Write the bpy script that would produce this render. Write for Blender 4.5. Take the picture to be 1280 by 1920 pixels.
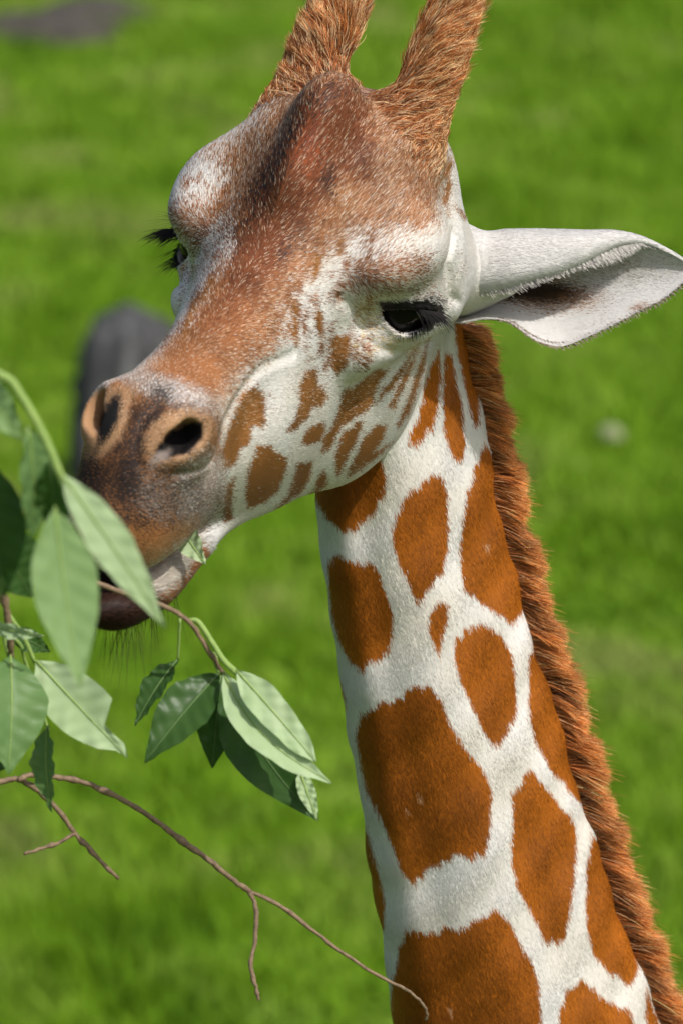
import bpy, math, random, time
import numpy as np
from mathutils import Vector, Matrix
T0 = time.time()
for _o in list(bpy.data.objects): bpy.data.objects.remove(_o)
sc = bpy.context.scene
col = sc.collection
rng = np.random.default_rng(7); random.seed(7)
# ------------------------------------------------------------------ camera
PITCH = math.radians(15.0)
CAM = np.array([0.0, -5.0*math.cos(PITCH), 4.0+5.0*math.sin(PITCH)])
CR = np.array([1.0,0,0]); CF = np.array([0,math.cos(PITCH),-math.sin(PITCH)]); CU = np.array([0,math.sin(PITCH),math.cos(PITCH)])
CW = np.stack([CR,CF,CU])                       # rows: measuring axes (right, away, up) in world
def W(P): return CAM+np.asarray(P,float)@CW     # measuring frame -> world
def WV(v): return np.asarray(v,float)@CW
cam = bpy.data.cameras.new('camera'); cam_o = bpy.data.objects.new('camera',cam); col.objects.link(cam_o)
cam_o.location = CAM; cam_o.rotation_euler = (math.pi/2-PITCH,0,0)
cam.sensor_fit='VERTICAL'; cam.sensor_height=36; cam.lens=36*9500/1920; cam.clip_end=3000; cam.clip_start=.1
cam.dof.use_dof=True; cam.dof.focus_distance=5.06; cam.dof.aperture_fstop=cam.lens/28.0; cam.dof.aperture_blades=9
sc.camera = cam_o
# ------------------------------------------------------------------ sky and sun
SUN = np.array([.40,-.49,.78]); SUN/=np.linalg.norm(SUN)
world = bpy.data.worlds.new('World'); sc.world = world; world.use_nodes=True
nt=world.node_tree; bg=nt.nodes['Background']
sky=nt.nodes.new('ShaderNodeTexSky'); sky.sky_type='NISHITA'; sky.sun_disc=False
sky.sun_elevation=math.asin(SUN[2]); sky.sun_rotation=math.atan2(SUN[0],SUN[1]); sky.air_density=1.0; sky.dust_density=4.0; sky.altitude=50
nt.links.new(sky.outputs[0],bg.inputs[0]); bg.inputs[1].default_value=.12
sl=bpy.data.lights.new('sun','SUN'); sl.energy=3.2; sl.angle=math.radians(.6); sl.color=(1,.97,.92)
so=bpy.data.objects.new('sun',sl); col.objects.link(so); so.rotation_euler=Vector(-SUN).to_track_quat('-Z','Y').to_euler(); so.location=(3,-4,12)
sc.view_settings.view_transform='Standard'; sc.view_settings.look='None'; sc.view_settings.gamma=1; sc.view_settings.exposure=0.06; sc.view_settings.use_curve_mapping=False
sc.render.engine='CYCLES'; sc.cycles.use_denoising=True; sc.cycles.max_bounces=6; sc.cycles.diffuse_bounces=3; sc.cycles.transparent_max_bounces=6
sc.cycles_curves.shape='RIBBONS'; sc.cycles_curves.subdivisions=2
# ------------------------------------------------------------------ helpers
def tag(o,label=None,cat=None,group=None,kind=None):
    for k,v in (('label',label),('category',cat),('group',group),('kind',kind)):
        if v: o[k]=v
    return o
def empty(name,loc):
    o=bpy.data.objects.new(name,None); o.location=loc; o.empty_display_size=.1; col.objects.link(o); return o
def mesh(name,V,F,mat,parent=None,smooth=True):
    me=bpy.data.meshes.new(name); V=np.asarray(V,np.float32)
    if isinstance(F,np.ndarray):
        n,k=F.shape; me.vertices.add(len(V)); me.vertices.foreach_set('co',V.ravel()); me.loops.add(n*k); me.loops.foreach_set('vertex_index',F.ravel().astype(np.int32))
        me.polygons.add(n); me.polygons.foreach_set('loop_start',np.arange(0,n*k,k,dtype=np.int32)); me.update(calc_edges=True)
    else: me.from_pydata(V.tolist(),[],F)
    me.polygons.foreach_set('use_smooth',[smooth]*len(me.polygons)); me.materials.append(mat)
    o=bpy.data.objects.new(name,me); col.objects.link(o)
    if parent is not None: put(o,parent)
    return o
def put(o,parent):
    o.parent=parent; o.matrix_parent_inverse=Matrix.Translation(-Vector(parent.location))
def vcol(me,name,C):
    a=me.attributes.new(name,'FLOAT_COLOR','POINT'); C=np.concatenate([C,np.ones((len(C),1))],1).astype(np.float32); a.data.foreach_set('color',C.ravel())
def strands(name,pts,rad,C,Nn,mat,parent):
    """pts (n,k,3) world; rad (k,) or (n,k); C (n,3); Nn (n,3)"""
    n,k,_=pts.shape; cu=bpy.data.hair_curves.new(name); cu.add_curves([k]*n)
    cu.position_data.foreach_set('vector',pts.astype(np.float32).ravel())
    r=np.broadcast_to(rad,(n,k)).astype(np.float32).ravel()
    a=cu.attributes.get('radius') or cu.attributes.new('radius','FLOAT','POINT'); a.data.foreach_set('value',r)
    a=cu.attributes.new('tint','FLOAT_COLOR','CURVE'); a.data.foreach_set('color',np.concatenate([C,np.ones((n,1))],1).astype(np.float32).ravel())
    a=cu.attributes.new('skin_normal','FLOAT_VECTOR','CURVE'); a.data.foreach_set('vector',Nn.astype(np.float32).ravel())
    cu.materials.append(mat); o=bpy.data.objects.new(name,cu); col.objects.link(o)
    if parent is not None: put(o,parent)
    return o
class NT:
    def __init__(s,name):
        s.m=bpy.data.materials.new(name); s.m.use_nodes=True; s.t=s.m.node_tree; s.b=s.t.nodes['Principled BSDF']; s.out=s.t.nodes['Material Output']
    def n(s,typ,**kw):
        x=s.t.nodes.new(typ)
        for k,v in kw.items():
            if k in x.inputs: x.inputs[k].default_value=v
            else: setattr(x,k,v)
        return x
    def l(s,a,b): s.t.links.new(a,b)
    def ramp(s,fac,stops):
        r=s.n('ShaderNodeValToRGB'); e=r.color_ramp.elements
        while len(e)<len(stops): e.new(.5)
        for x,(p,c) in zip(e,stops): x.position=p; x.color=(*c,1)
        s.l(fac,r.inputs[0]); return r.outputs[0]
    def noise(s,scale,detail=4,rough=.55,vec=None,dist=0):
        x=s.n('ShaderNodeTexNoise',Scale=scale,Detail=detail,Roughness=rough,Distortion=dist)
        if vec is not None: s.l(vec,x.inputs['Vector'])
        return x.outputs[0]
    def bump(s,h,strength,dist):
        b=s.n('ShaderNodeBump',Strength=strength,Distance=dist); s.l(h,b.inputs['Height']); s.l(b.outputs[0],s.b.inputs['Normal'])
def coord(m): return m.n('ShaderNodeTexCoord').outputs['Object']
HAIRS=700000
# ---------------------------------------------------------------- sculpting
FPX = 9500.0
HR = np.array([[-0.4038,-0.8406,-0.361],[0.9048,-0.3085,-0.2936],[0.1355,-0.4452,0.8851]])
HR[1] -= HR[0]*(HR[0]@HR[1])/(HR[0]@HR[0]); HR /= np.linalg.norm(HR,axis=1)[:,None]; HR[2]=np.cross(HR[0],HR[1])
HT = np.array([-.0388,5.,.2284])
def to_head(P): return (P-HT)@HR.T
def from_head(Q): return np.asarray(Q,float)@HR+HT
def unpx(px,py,y): return np.array([(px-640)*y/FPX,y,(960-py)*y/FPX])
def smin(a,b,k):
    h=np.clip(.5+.5*(b-a)/k,0,1); return b+(a-b)*h-k*h*(1-h)
def smax(a,b,k): return -smin(-a,-b,k)
def crom(x,X,Y):
    """cubic hermite through (X,Y[...])"""
    X=np.asarray(X,float);Y=np.asarray(Y,float)
    m=np.zeros_like(Y); d=np.diff(Y,axis=0)/np.diff(X).reshape((-1,)+(1,)*(Y.ndim-1))
    m[0]=d[0];m[-1]=d[-1];m[1:-1]=.5*(d[1:]+d[:-1])
    x=np.clip(x,X[0],X[-1]); i=np.clip(np.searchsorted(X,x)-1,0,len(X)-2)
    h=(X[i+1]-X[i]); t=(x-X[i])/h
    sh=(-1,)+(1,)*(Y.ndim-1); t=t.reshape(sh);h=h.reshape(sh)
    return (2*t**3-3*t**2+1)*Y[i]+(t**3-2*t**2+t)*h*m[i]+(-2*t**3+3*t**2)*Y[i+1]+(t**3-t**2)*h*m[i+1]
class Loft:
    NT=49
    def __init__(s,stations):
        th=np.linspace(0,np.pi,s.NT); A=[];C=[];R=[]
        for a,pts in stations:
            p=np.array(pts,float); cm=.5*(p[0,1]+p[-1,1])
            an=np.arctan2(p[:,0],p[:,1]-cm); r=np.hypot(p[:,0],p[:,1]-cm)
            an=np.concatenate([[-an[1]],an,[2*np.pi-an[-2]]]); r=np.concatenate([[r[1]],r,[r[-2]]])
            A.append(a);C.append(cm);R.append(crom(th,an,r))
        s.A=np.array(A);C=np.array(C);R=np.array(R)
        s.n=240; s.x=np.linspace(s.A[0],s.A[-1],s.n); s.C=crom(s.x,s.A,C); s.R=crom(s.x,s.A,R)
        for _ in range(3):
            e=np.concatenate([s.R[:,1:2],s.R,s.R[:,-2:-1]],1); s.R=.25*e[:,:-2]+.5*e[:,1:-1]+.25*e[:,2:]
        dt=np.gradient(s.R,th,axis=1)/np.maximum(s.R,.01); da=np.gradient(s.R,s.x,axis=0)
        s.K=1/np.sqrt(1+np.minimum(dt**2,4)+np.minimum(da**2,4))
    def __call__(s,Q):
        a=np.clip(Q[:,0],s.x[0],s.x[-1]); fa=(a-s.x[0])/(s.x[-1]-s.x[0])*(s.n-1)
        i=np.clip(fa.astype(int),0,s.n-2); t=fa-i
        cm=s.C[i]*(1-t)+s.C[i+1]*t
        b=np.abs(Q[:,1]); c=Q[:,2]-cm; rho=np.hypot(b,c); ft=np.arctan2(b,c)/np.pi*(s.NT-1)
        j=np.clip(ft.astype(int),0,s.NT-2); u=ft-j
        def L(T): return (T[i,j]*(1-t)+T[i+1,j]*t)*(1-u)+(T[i,j+1]*(1-t)+T[i+1,j+1]*t)*u
        d=(rho-L(s.R))*L(s.K); o=np.abs(Q[:,0]-a)
        return np.where(o>0,np.hypot(np.maximum(d,0),o)+np.minimum(d,0)*0,d)
def ell(Q,c,r,ax=None):
    q=Q-np.array(c)
    if ax is not None: q=q@np.asarray(ax).T
    r=np.array(r); k0=np.linalg.norm(q/r,axis=1); k1=np.linalg.norm(q/(r*r),axis=1)
    return k0*(k0-1)/np.maximum(k1,1e-9)
def caps(Q,p,q,r0,r1):
    p=np.array(p,float);q=np.array(q,float); v=q-p; t=np.clip((Q-p)@v/(v@v),0,1)
    return np.linalg.norm(Q-p-t[:,None]*v,axis=1)-(r0+(r1-r0)*t)
def chain(Q,pts,rs):
    d=None
    for k in range(len(pts)-1):
        e=caps(Q,pts[k],pts[k+1],rs[k],rs[k+1]); d=e if d is None else np.minimum(d,e)
    return d
def frame(x,up):
    x=np.array(x,float);x/=np.linalg.norm(x);z=np.array(up,float);z-=x*(x@z);z/=np.linalg.norm(z);return np.stack([x,np.cross(z,x),z])
UP=Loft([
(-.235,[(0,.085),(.03,.075),(.05,.04),(.055,0),(.05,-.04),(.03,-.075),(0,-.085)]),
(-.20,[(0,.125),(.045,.11),(.075,.06),(.082,0),(.075,-.06),(.055,-.12),(0,-.14)]),
(-.12,[(0,.165),(.055,.15),(.09,.09),(.103,.03),(.10,-.03),(.088,-.10),(.08,-.17),(.05,-.215),(0,-.22)]),
(-.06,[(0,.18),(.06,.165),(.098,.10),(.112,.04),(.108,-.02),(.092,-.09),(.08,-.17),(.052,-.218),(0,-.22)]),
(0,[(0,.188),(.04,.168),(.078,.125),(.108,.065),(.114,.02),(.105,-.03),(.085,-.09),(.076,-.165),(.052,-.213),(0,-.218)]),
(.05,[(0,.155),(.03,.145),(.064,.10),(.090,.05),(.094,.01),(.090,-.04),(.08,-.10),(.072,-.165),(.05,-.208),(0,-.214)]),
(.10,[(0,.095),(.033,.088),(.056,.06),(.072,.02),(.076,-.02),(.077,-.07),(.074,-.125),(.065,-.17),(.045,-.202),(0,-.208)]),
(.15,[(0,.064),(.03,.058),(.051,.03),(.066,-.01),(.07,-.05),(.068,-.10),(.064,-.15),(.045,-.19),(0,-.20)]),
(.20,[(0,.041),(.028,.036),(.046,.012),(.056,-.03),(.06,-.07),(.058,-.11),(.055,-.15),(.038,-.18),(0,-.19)]),
(.25,[(0,.026),(.028,.02),(.043,0),(.051,-.035),(.054,-.07),(.054,-.105),(.046,-.14),(.028,-.16),(0,-.165)]),
(.30,[(0,.018),(.028,.013),(.044,-.007),(.051,-.035),(.054,-.07),(.055,-.105),(.048,-.135),(.03,-.150),(0,-.153)]),
(.34,[(0,.008),(.026,.003),(.042,-.017),(.05,-.045),(.055,-.08),(.056,-.115),(.05,-.14),(.03,-.152),(0,-.154)]),
(.375,[(0,-.012),(.022,-.017),(.038,-.033),(.046,-.055),(.05,-.085),(.050,-.12),(.043,-.143),(.03,-.153),(0,-.155)]),
(.40,[(0,-.045),(.018,-.05),(.03,-.065),(.037,-.085),(.039,-.105),(.036,-.13),(.03,-.145),(.02,-.152),(0,-.154)]),
(.418,[(0,-.085),(.01,-.088),(.018,-.095),(.02,-.11),(.018,-.125),(.01,-.135),(0,-.138)]),
])
LOW=Loft([
(.10,[(0,-.15),(.03,-.152),(.035,-.165),(.03,-.18),(0,-.185)]),
(.20,[(0,-.155),(.032,-.156),(.045,-.17),(.038,-.185),(0,-.192)]),
(.27,[(0,-.164),(.034,-.163),(.045,-.178),(.038,-.196),(0,-.204)]),
(.32,[(0,-.176),(.034,-.172),(.045,-.184),(.040,-.205),(0,-.214)]),
(.37,[(0,-.180),(.028,-.177),(.040,-.186),(.036,-.206),(0,-.215)]),
(.41,[(0,-.180),(.020,-.179),(.030,-.187),(.024,-.202),(0,-.208)]),
(.427,[(0,-.184),(.006,-.184),(.010,-.190),(.006,-.196),(0,-.198)]),
])
OSS=[(-.075,.055,.13),(-.11,.058,.19),(-.15,.056,.245),(-.20,.049,.305)]
EARB=to_head(unpx(866,520,5.135)[None])[0]
EARC2=to_head(unpx(938,512,5.125)[None])[0]
EYE=np.array([0.0,.099,.010]); EYER=.033
EW=np.array([.60,.80,-.04]);EW/=np.linalg.norm(EW);EH=np.array([.80,-.60,.20]);EH-=EW*(EW@EH);EH/=np.linalg.norm(EH);EV=np.cross(EH,EW);EV*=np.sign(EV[2])
NOS=dict(c=(.352,.047,-.038))
# neck axis: rows of (py, left px, right px, depth)
NK=[(430,640,862,5.20),(620,600,878,5.235),(780,590,912,5.255),(950,588,944,5.275),(1130,612,984,5.295),(1370,650,1057,5.325),(1600,686,1126,5.355),(1920,735,1240,5.40)]
_c=[];_w=[]
for py,l,r,y in NK: _c.append(unpx((l+r)/2,py,y)); _w.append((r-l)/2*y/FPX)
_c=np.array(_c);_w=np.array(_w)*.97
NX=_c[-1]-_c[2];NX/=np.linalg.norm(NX)
LAT=np.array([-.12,-1,-.1]);LAT-=NX*(NX@LAT);LAT/=np.linalg.norm(LAT); DOR=np.cross(LAT,NX); DOR*=np.sign(DOR[0])
NS=(_c-_c[2])@NX
# carry on below the picture to the shoulders
NS=np.concatenate([NS,[NS[-1]+.35,NS[-1]+.8]]); 
_c=np.concatenate([_c,[_c[-1]+NX*.35+DOR*.03,_c[-1]+NX*.8+DOR*.10]]);_w=np.concatenate([_w,[.175,.24]])
NC=_c;NW=_w
def neck(P):
    s=(P-NC[2])@NX; c=crom(s,NS,NC); w=crom(s,NS,NW); q=P-c; u=q@DOR; v=q@LAT
    # egg: crest side narrower
    hl=w*(.74-.16*np.clip(u/w,-1,1)); k=np.hypot(u/w,v/hl); d=(k-1)*np.minimum(w,hl)
    d=d+(.0022*np.exp(-((u/w+.40)/.16)**2)-.003*np.exp(-((u/w+.68)/.16)**2)-.002*np.exp(-((u/w-.05)/.2)**2)+.002*np.exp(-((u/w-.45)/.15)**2))*(v>0)*np.clip(v/hl*3-.6,0,1)
    d=d+.0016*np.sin(P@np.array([38.,21,17])+1)*np.sin(P@np.array([-14.,30,46]))+.0008*np.sin(P@np.array([90.,60,-75]))
    lo=NS[0]-s; return np.where(lo>0,np.hypot(np.maximum(d,0),lo),d)
def sdf(P,dbg=False):
    Q=to_head(P); M=Q.copy(); M[:,1]=np.abs(M[:,1])
    d=UP(Q)
    # brow ridge, orbit, crest, cheek, masseter
    d=smin(d,ell(M,(.015,.102,.064),(.066,.033,.032)),.05)
    d=smin(d,caps(M,(-.02,.05,.120),(.0,.088,.080),.032,.032),.04)
    d=smin(d,caps(M,(.055,.090,-.030),(-.09,.108,-.028),.020,.022),.03)
    d=smin(d,caps(M,(-.105,.075,.010),EARB,.052,.030),.045)
    d=smin(d,caps(M,EARB,EARC2,.030,.024),.03)
    d=smin(d,ell(M,(-.002,0,.184),(.042,.027,.034)),.026)
    d=smin(d,ell(M,(.048,0,.142),(.05,.019,.026),frame((.7,0,-.7),(0,0,1))),.03)
    d=smin(d,ell(M,(.14,.045,-.09),(.09,.028,.05)),.03)
    d=smin(d,ell(M,(-.06,.052,-.14),(.09,.034,.07)),.05)
    # ossicones
    d=smin(d,chain(M,OSS,[.038,.024,.018,.017]),.03)
    d=smin(d,ell(M,(.378,0,-.112),(.038,.042,.042)),.02)
    # nostril bulge
    ax=frame((-.75,.62,.30),(0,0,1))
    d=smin(d,ell(M,(.336,.036,-.032),(.040,.026,.034)),.02)
    # neck
    d=smin(d,neck(P),.035)
    # lower jaw
    g=LOW(Q); d=smin(d,g,.012)
    # mouth cleft
    d=smax(d,-chain(M,[(.43,0,-.168),(.34,.045,-.161),(.28,.056,-.150)],[.010,.007,.003]),.006)
    if NOSC is not None: d=smax(d,-chain(M,*NOSC),.005)
    # orbit opening and eyelids
    e=M-EYE
    ball=np.linalg.norm(e,axis=1)-(EYER+.003)
    lid=np.linalg.norm(e,axis=1)-(EYER+.009)
    d=smin(d,lid,.016)
    H=e@EH; V=e@EV; W=e@EW
    q=np.clip(1-(H/.037)**2,0,1)
    slit=np.maximum(V-.0085*q, -V-.0205*q)
    slit=np.maximum(slit,np.abs(H)-.037)
    slit=np.where(W>.008,slit,.03)
    d=smax(d,-np.maximum(slit,-.012),.004)
    d=smax(d,-ball,.002)
    if CREASE is not None:
        near=np.abs(d)<.03
        if near.any():
            q=M[near]; add=0
            for pts,wd,dp in CREASE: add=add+dp*np.exp(-(chain(q,pts,[0]*len(pts))/wd)**2)
            d[near]=d[near]+add
    return d
CREASE=None; NOSC=None
def surf(px,py):
    o=unpx(px,py,4.4); v=unpx(px,py,1.0)
    for _ in range(90):
        d=float(sdf(o[None])[0]); o=o+v*max(d,.0004)*.75
        if d<.0004 or o[1]>6: break
    return o
def set_creases():
    global CREASE,NOSC
    a,b,c=[surf(*q) for q in ((303,849),(332,832),(362,808))]; n=grad(sdf,np.array([a,b,c])); n=n.mean(0); n/=np.linalg.norm(n)
    K=to_head(np.array([a+n*.001,b-n*.003,c-n*.004,b*.4+c*.6-n*.030])); K[:,1]=np.abs(K[:,1])
    hole=([tuple(K[0]),tuple(K[1]),tuple(K[2]),tuple(K[3]),tuple(K[1])],[.0055,.0125,.0130,.011,.0125])
    L=[]
    for t,wd,dp in (("550 664 520 676 492 690 470 712 452 738 436 765 424 790 416 820 413 850 413 890 410 925 402 955",.006,.0027),
                    ("398 762 411 790 413 830 400 865 370 884 330 890",.004,.003),
                    ("272 862 274 822 300 787 345 768 382 780 394 812 378 846 335 864 298 870",.008,-.0020),
                    ("300 765 270 785 256 830 258 868",.005,.0025),
                    ("690 640 715 655 745 662 780 655 810 640",.005,.003),
                    ("640 560 665 585 680 620",.006,.0025),
                    ("850 440 838 490 845 560",.006,.003),
                    ("850 560 850 610 845 680 835 740",.006,.003)):
        v=[int(x) for x in t.split()]; P=to_head(np.array([surf(a,b) for a,b in zip(v[::2],v[1::2])])); P[:,1]=np.abs(P[:,1]); L.append(([tuple(p) for p in P],wd,dp))
    CREASE=L; NOSC=hole
def polygonise(fn,lo,hi,h,B=8):
    lo=np.array(lo,float);n=np.ceil((np.array(hi)-lo)/h/B).astype(int)*B
    nb=n//B
    I=np.stack(np.meshgrid(*[np.arange(k) for k in nb],indexing='ij'),-1).reshape(-1,3)
    ctr=lo+(I*B+B/2)*h
    d=np.concatenate([fn(c) for c in np.array_split(ctr,max(1,len(ctr)//200000))])
    act=np.abs(d)<B*h*.5*1.75*1.9
    V=np.full(tuple(n+1),1,np.float32)
    # inside sign for inactive blocks
    ins=(d<0)&~act
    for i in I[ins]: V[i[0]*B:(i[0]+1)*B+1,i[1]*B:(i[1]+1)*B+1,i[2]*B:(i[2]+1)*B+1]=-1
    g=np.stack(np.meshgrid(*[np.arange(B+1)]*3,indexing='ij'),-1).reshape(-1,3)
    Ia=I[act]
    for ch in np.array_split(Ia,max(1,len(Ia)//400)):
        idx=(ch[:,None,:]*B+g[None]).reshape(-1,3)
        V[idx[:,0],idx[:,1],idx[:,2]]=fn(lo+idx*h)
    S=V<0
    cells=np.zeros(tuple(n),bool)
    cnt=np.zeros(tuple(n),np.uint8)
    for dx in (0,1):
        for dy in (0,1):
            for dz in (0,1): cnt+=S[dx:n[0]+dx,dy:n[1]+dy,dz:n[2]+dz]
    cells=(cnt>0)&(cnt<8)
    C=np.argwhere(cells); vid=np.full(tuple(n),-1,np.int32); vid[cells]=np.arange(len(C))
    acc=np.zeros((len(C),3));wt=np.zeros(len(C))
    co=[(x,y,z) for x in(0,1) for y in (0,1) for z in (0,1)]
    for a in co:
        for ax in range(3):
            if a[ax]==0:
                b=list(a);b[ax]=1
                va=V[C[:,0]+a[0],C[:,1]+a[1],C[:,2]+a[2]];vb=V[C[:,0]+b[0],C[:,1]+b[1],C[:,2]+b[2]]
                m=(va<0)!=(vb<0); t=np.where(m,va/np.where(m,va-vb,1),0)
                p=np.array(a,float)+np.zeros((len(C),3)); p[:,ax]+=t
                acc+=p*m[:,None];wt+=m
    P=lo+(C+acc/wt[:,None])*h
    F=[]
    for ax in range(3):
        u,v=(ax+1)%3,(ax+2)%3
        sl0=[slice(0,n[k]) for k in range(3)]; A=S[:n[0],:n[1],:n[2]]
        s1=[slice(0,n[k]) for k in range(3)]; s1[ax]=slice(1,n[ax]+1); Bq=S[tuple(s1)]
        E=np.argwhere(A!=Bq); E=E[(E[:,u]>0)&(E[:,v]>0)]
        q=[]
        for du,dv in ((1,1),(0,1),(0,0),(1,0)):
            e=E.copy();e[:,u]-=du;e[:,v]-=dv;q.append(vid[e[:,0],e[:,1],e[:,2]])
        q=np.stack(q,1); fl=A[E[:,0],E[:,1],E[:,2]]
        q[~fl]=q[~fl][:,::-1]; F.append(q)
    F=np.concatenate(F);F=F[(F>=0).all(1)]
    return P,F
def grad(fn,P,e=1e-3):
    G=np.stack([fn(P+np.eye(3)[k]*e)-fn(P-np.eye(3)[k]*e) for k in range(3)],1)
    return G/np.maximum(np.linalg.norm(G,axis=1),1e-9)[:,None]
# ------------------------------------------------------------------ ground
def ground_material(name,blade):
    m=NT(name); g=m.n('ShaderNodeNewGeometry').outputs['Position']
    big=m.noise(.9,4,.6,g,.5); mid=m.noise(3.4,4,.6,g); 
    c1=m.ramp(big,[(.36,(.105,.225,.011)),(.47,(.20,.37,.015)),(.57,(.30,.46,.05)),(.65,(.46,.46,.17))])
    c2=m.ramp(mid,[(.34,(.075,.17,.010)),(.5,(.20,.37,.018)),(.66,(.33,.48,.07))])
    mx=m.n('ShaderNodeMix',data_type='RGBA'); mx.inputs[0].default_value=.5; m.l(c1,mx.inputs[6]); m.l(c2,mx.inputs[7]); m.l(mx.outputs[2],m.b.inputs['Base Color'])
    m.b.inputs['Roughness'].default_value=.6 if blade else .9; m.b.inputs['Specular IOR Level'].default_value=.08
    if not blade: m.bump(m.noise(14,6,.7,g),.6,.05)
    return m.m
m=NT('turf_soil'); _g=m.n('ShaderNodeNewGeometry').outputs['Position']
m.l(m.ramp(m.noise(1.3,5,.6,_g),[(.35,(.060,.115,.012)),(.55,(.095,.17,.016)),(.72,(.15,.19,.04))]),m.b.inputs['Base Color']); m.b.inputs['Roughness'].default_value=.95; m.b.inputs['Specular IOR Level'].default_value=.1; m.bump(m.noise(14,6,.7,_g),.6,.05); M_GROUND=m.m; M_BLADE=ground_material('grass_blades',True)
nt_=M_BLADE.node_tree; tr=nt_.nodes.new('ShaderNodeBsdfTranslucent'); ms=nt_.nodes.new('ShaderNodeMixShader'); ms.inputs[0].default_value=.35
src=nt_.nodes['Principled BSDF'].inputs['Base Color'].links[0].from_socket; nt_.links.new(src,tr.inputs[0]); nt_.links.new(nt_.nodes['Principled BSDF'].outputs[0],ms.inputs[1]); nt_.links.new(tr.outputs[0],ms.inputs[2]); nt_.links.new(ms.outputs[0],nt_.nodes['Material Output'].inputs['Surface'])
def gh(x,y): return .05*np.sin(x*.7+.4)*np.sin(y*.45)+.03*np.sin(x*1.9+y*.8)-.08
gx=np.concatenate([[-900,-300,-100,-40],np.linspace(-20,20,61),[40,100,300,900]]); gy=np.concatenate([[-600,-100,-30],np.linspace(-10,60,101),[90,160,400,1500]])
X,Y=np.meshgrid(gx,gy,indexing='ij'); Z=np.where((np.abs(X)<=20)&(Y>=-10)&(Y<=60),gh(X,Y),-.08)
ng=len(gy); q=(np.arange(len(gx)-1)[:,None]*ng+np.arange(ng-1)).ravel()
gr=mesh('ground',np.stack([X,Y,Z],-1).reshape(-1,3),np.stack([q,q+ng,q+ng+1,q+1],1),M_GROUND); tag(gr,kind='structure')
nb=560000
_k=rng.random(nb)<.55; yy=CAM[1]+np.where(_k,10+(rng.random(nb)**1.15)*34,4+(rng.random(nb)**1.3)*50); xx=np.where(_k,(rng.random(nb)-.5)*2*(1.1+.105*(yy-CAM[1])),rng.normal(0,1,nb)*(2.5+.24*(yy-CAM[1]))); zz=gh(xx,yy)
tuft=np.clip(np.sin(xx*2.1+1.3*np.sin(yy*.9))*np.sin(yy*1.2+xx*.5)+.4*np.sin(xx*5.3+yy*3.1),-1,1)
hh=rng.uniform(.06,.15,nb)*(1+.55*tuft); aa=rng.uniform(0,2*np.pi,nb); ww=rng.uniform(.005,.011,nb); ln=rng.normal(0,.055,(nb,2))
b0=np.stack([xx-ww*np.cos(aa),yy-ww*np.sin(aa),zz-.01],1); b1=np.stack([xx+ww*np.cos(aa),yy+ww*np.sin(aa),zz-.01],1)
m0=np.stack([xx+ln[:,0]*.4,yy+ln[:,1]*.4,zz+hh*.6],1); md=np.stack([ww*np.cos(aa),ww*np.sin(aa),0*ww],1)*.8
tp=np.stack([xx+ln[:,0],yy+ln[:,1],zz+hh],1)
V=np.stack([b0,b1,m0+md,m0-md,tp],1).reshape(-1,3); i5=np.arange(nb)*5
F=np.concatenate([np.stack([i5,i5+1,i5+2],1),np.stack([i5,i5+2,i5+3],1),np.stack([i5+3,i5+2,i5+4],1)])
go=mesh('grass',V,F,M_BLADE); tag(go,'bright green grass of the meadow behind the giraffe','grass',kind='stuff')
def ground_at(px,py):
    d=np.array([(px-640)/9500.,1,(960-py)/9500.]); dw=d@CW; t=CAM[2]/-dw[2]; p=CAM+dw*t; p[2]=gh(p[0],p[1]); return p
# weathered stump, pale stones, dark low rocks
def lump(name,c,sx,sy,sz,mat,seed,rough=.12,power=2.0,n=3):
    import bmesh
    g=np.random.default_rng(seed); bm=bmesh.new(); bmesh.ops.create_icosphere(bm,subdivisions=n,radius=1); V=np.array([v.co[:] for v in bm.verts]); F=[[v.index for v in f.verts] for f in bm.faces]; bm.free()
    k=g.normal(0,1,(7,3))*2.2; ph=g.uniform(0,6,7); d=sum(np.sin(V@k[i]+ph[i]) for i in range(7))/7
    r=1+rough*d*1.6; P=np.sign(V)*np.abs(V)**(2/power); P=P*r[:,None]*np.array([sx,sy,sz]); P[:,2]=np.maximum(P[:,2],-sz*.25)
    return mesh(name,P+np.array(c),np.array(F),mat)
m=NT('weathered_wood'); o=coord(m); v=m.n('ShaderNodeMapping'); v.inputs['Scale'].default_value=(1,1,.12); m.l(o,v.inputs['Vector'])
m.l(m.ramp(m.noise(26,5,.6,v.outputs[0]),[(.3,(.022,.022,.024)),(.55,(.06,.06,.062)),(.75,(.20,.20,.20))]),m.b.inputs['Base Color']); m.b.inputs['Roughness'].default_value=.8; m.bump(m.noise(40,5,.6,v.outputs[0]),.7,.02); M_STUMP=m.m
m=NT('pale_stone'); m.l(m.ramp(m.noise(20,4,.6,coord(m)),[(.3,(.20,.23,.10)),(.7,(.30,.32,.18))]),m.b.inputs['Base Color']); m.b.inputs['Roughness'].default_value=.9; M_STONE=m.m
m=NT('dark_rock'); m.l(m.ramp(m.noise(5,5,.6,coord(m)),[(.3,(.03,.027,.022)),(.7,(.085,.072,.055))]),m.b.inputs['Base Color']); m.b.inputs['Roughness'].default_value=.9; m.bump(m.noise(9,5,.6,coord(m)),.8,.05); M_ROCK=m.m
p=ground_at(236,905); sp=float(np.linalg.norm(p-CAM))/9500
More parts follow.
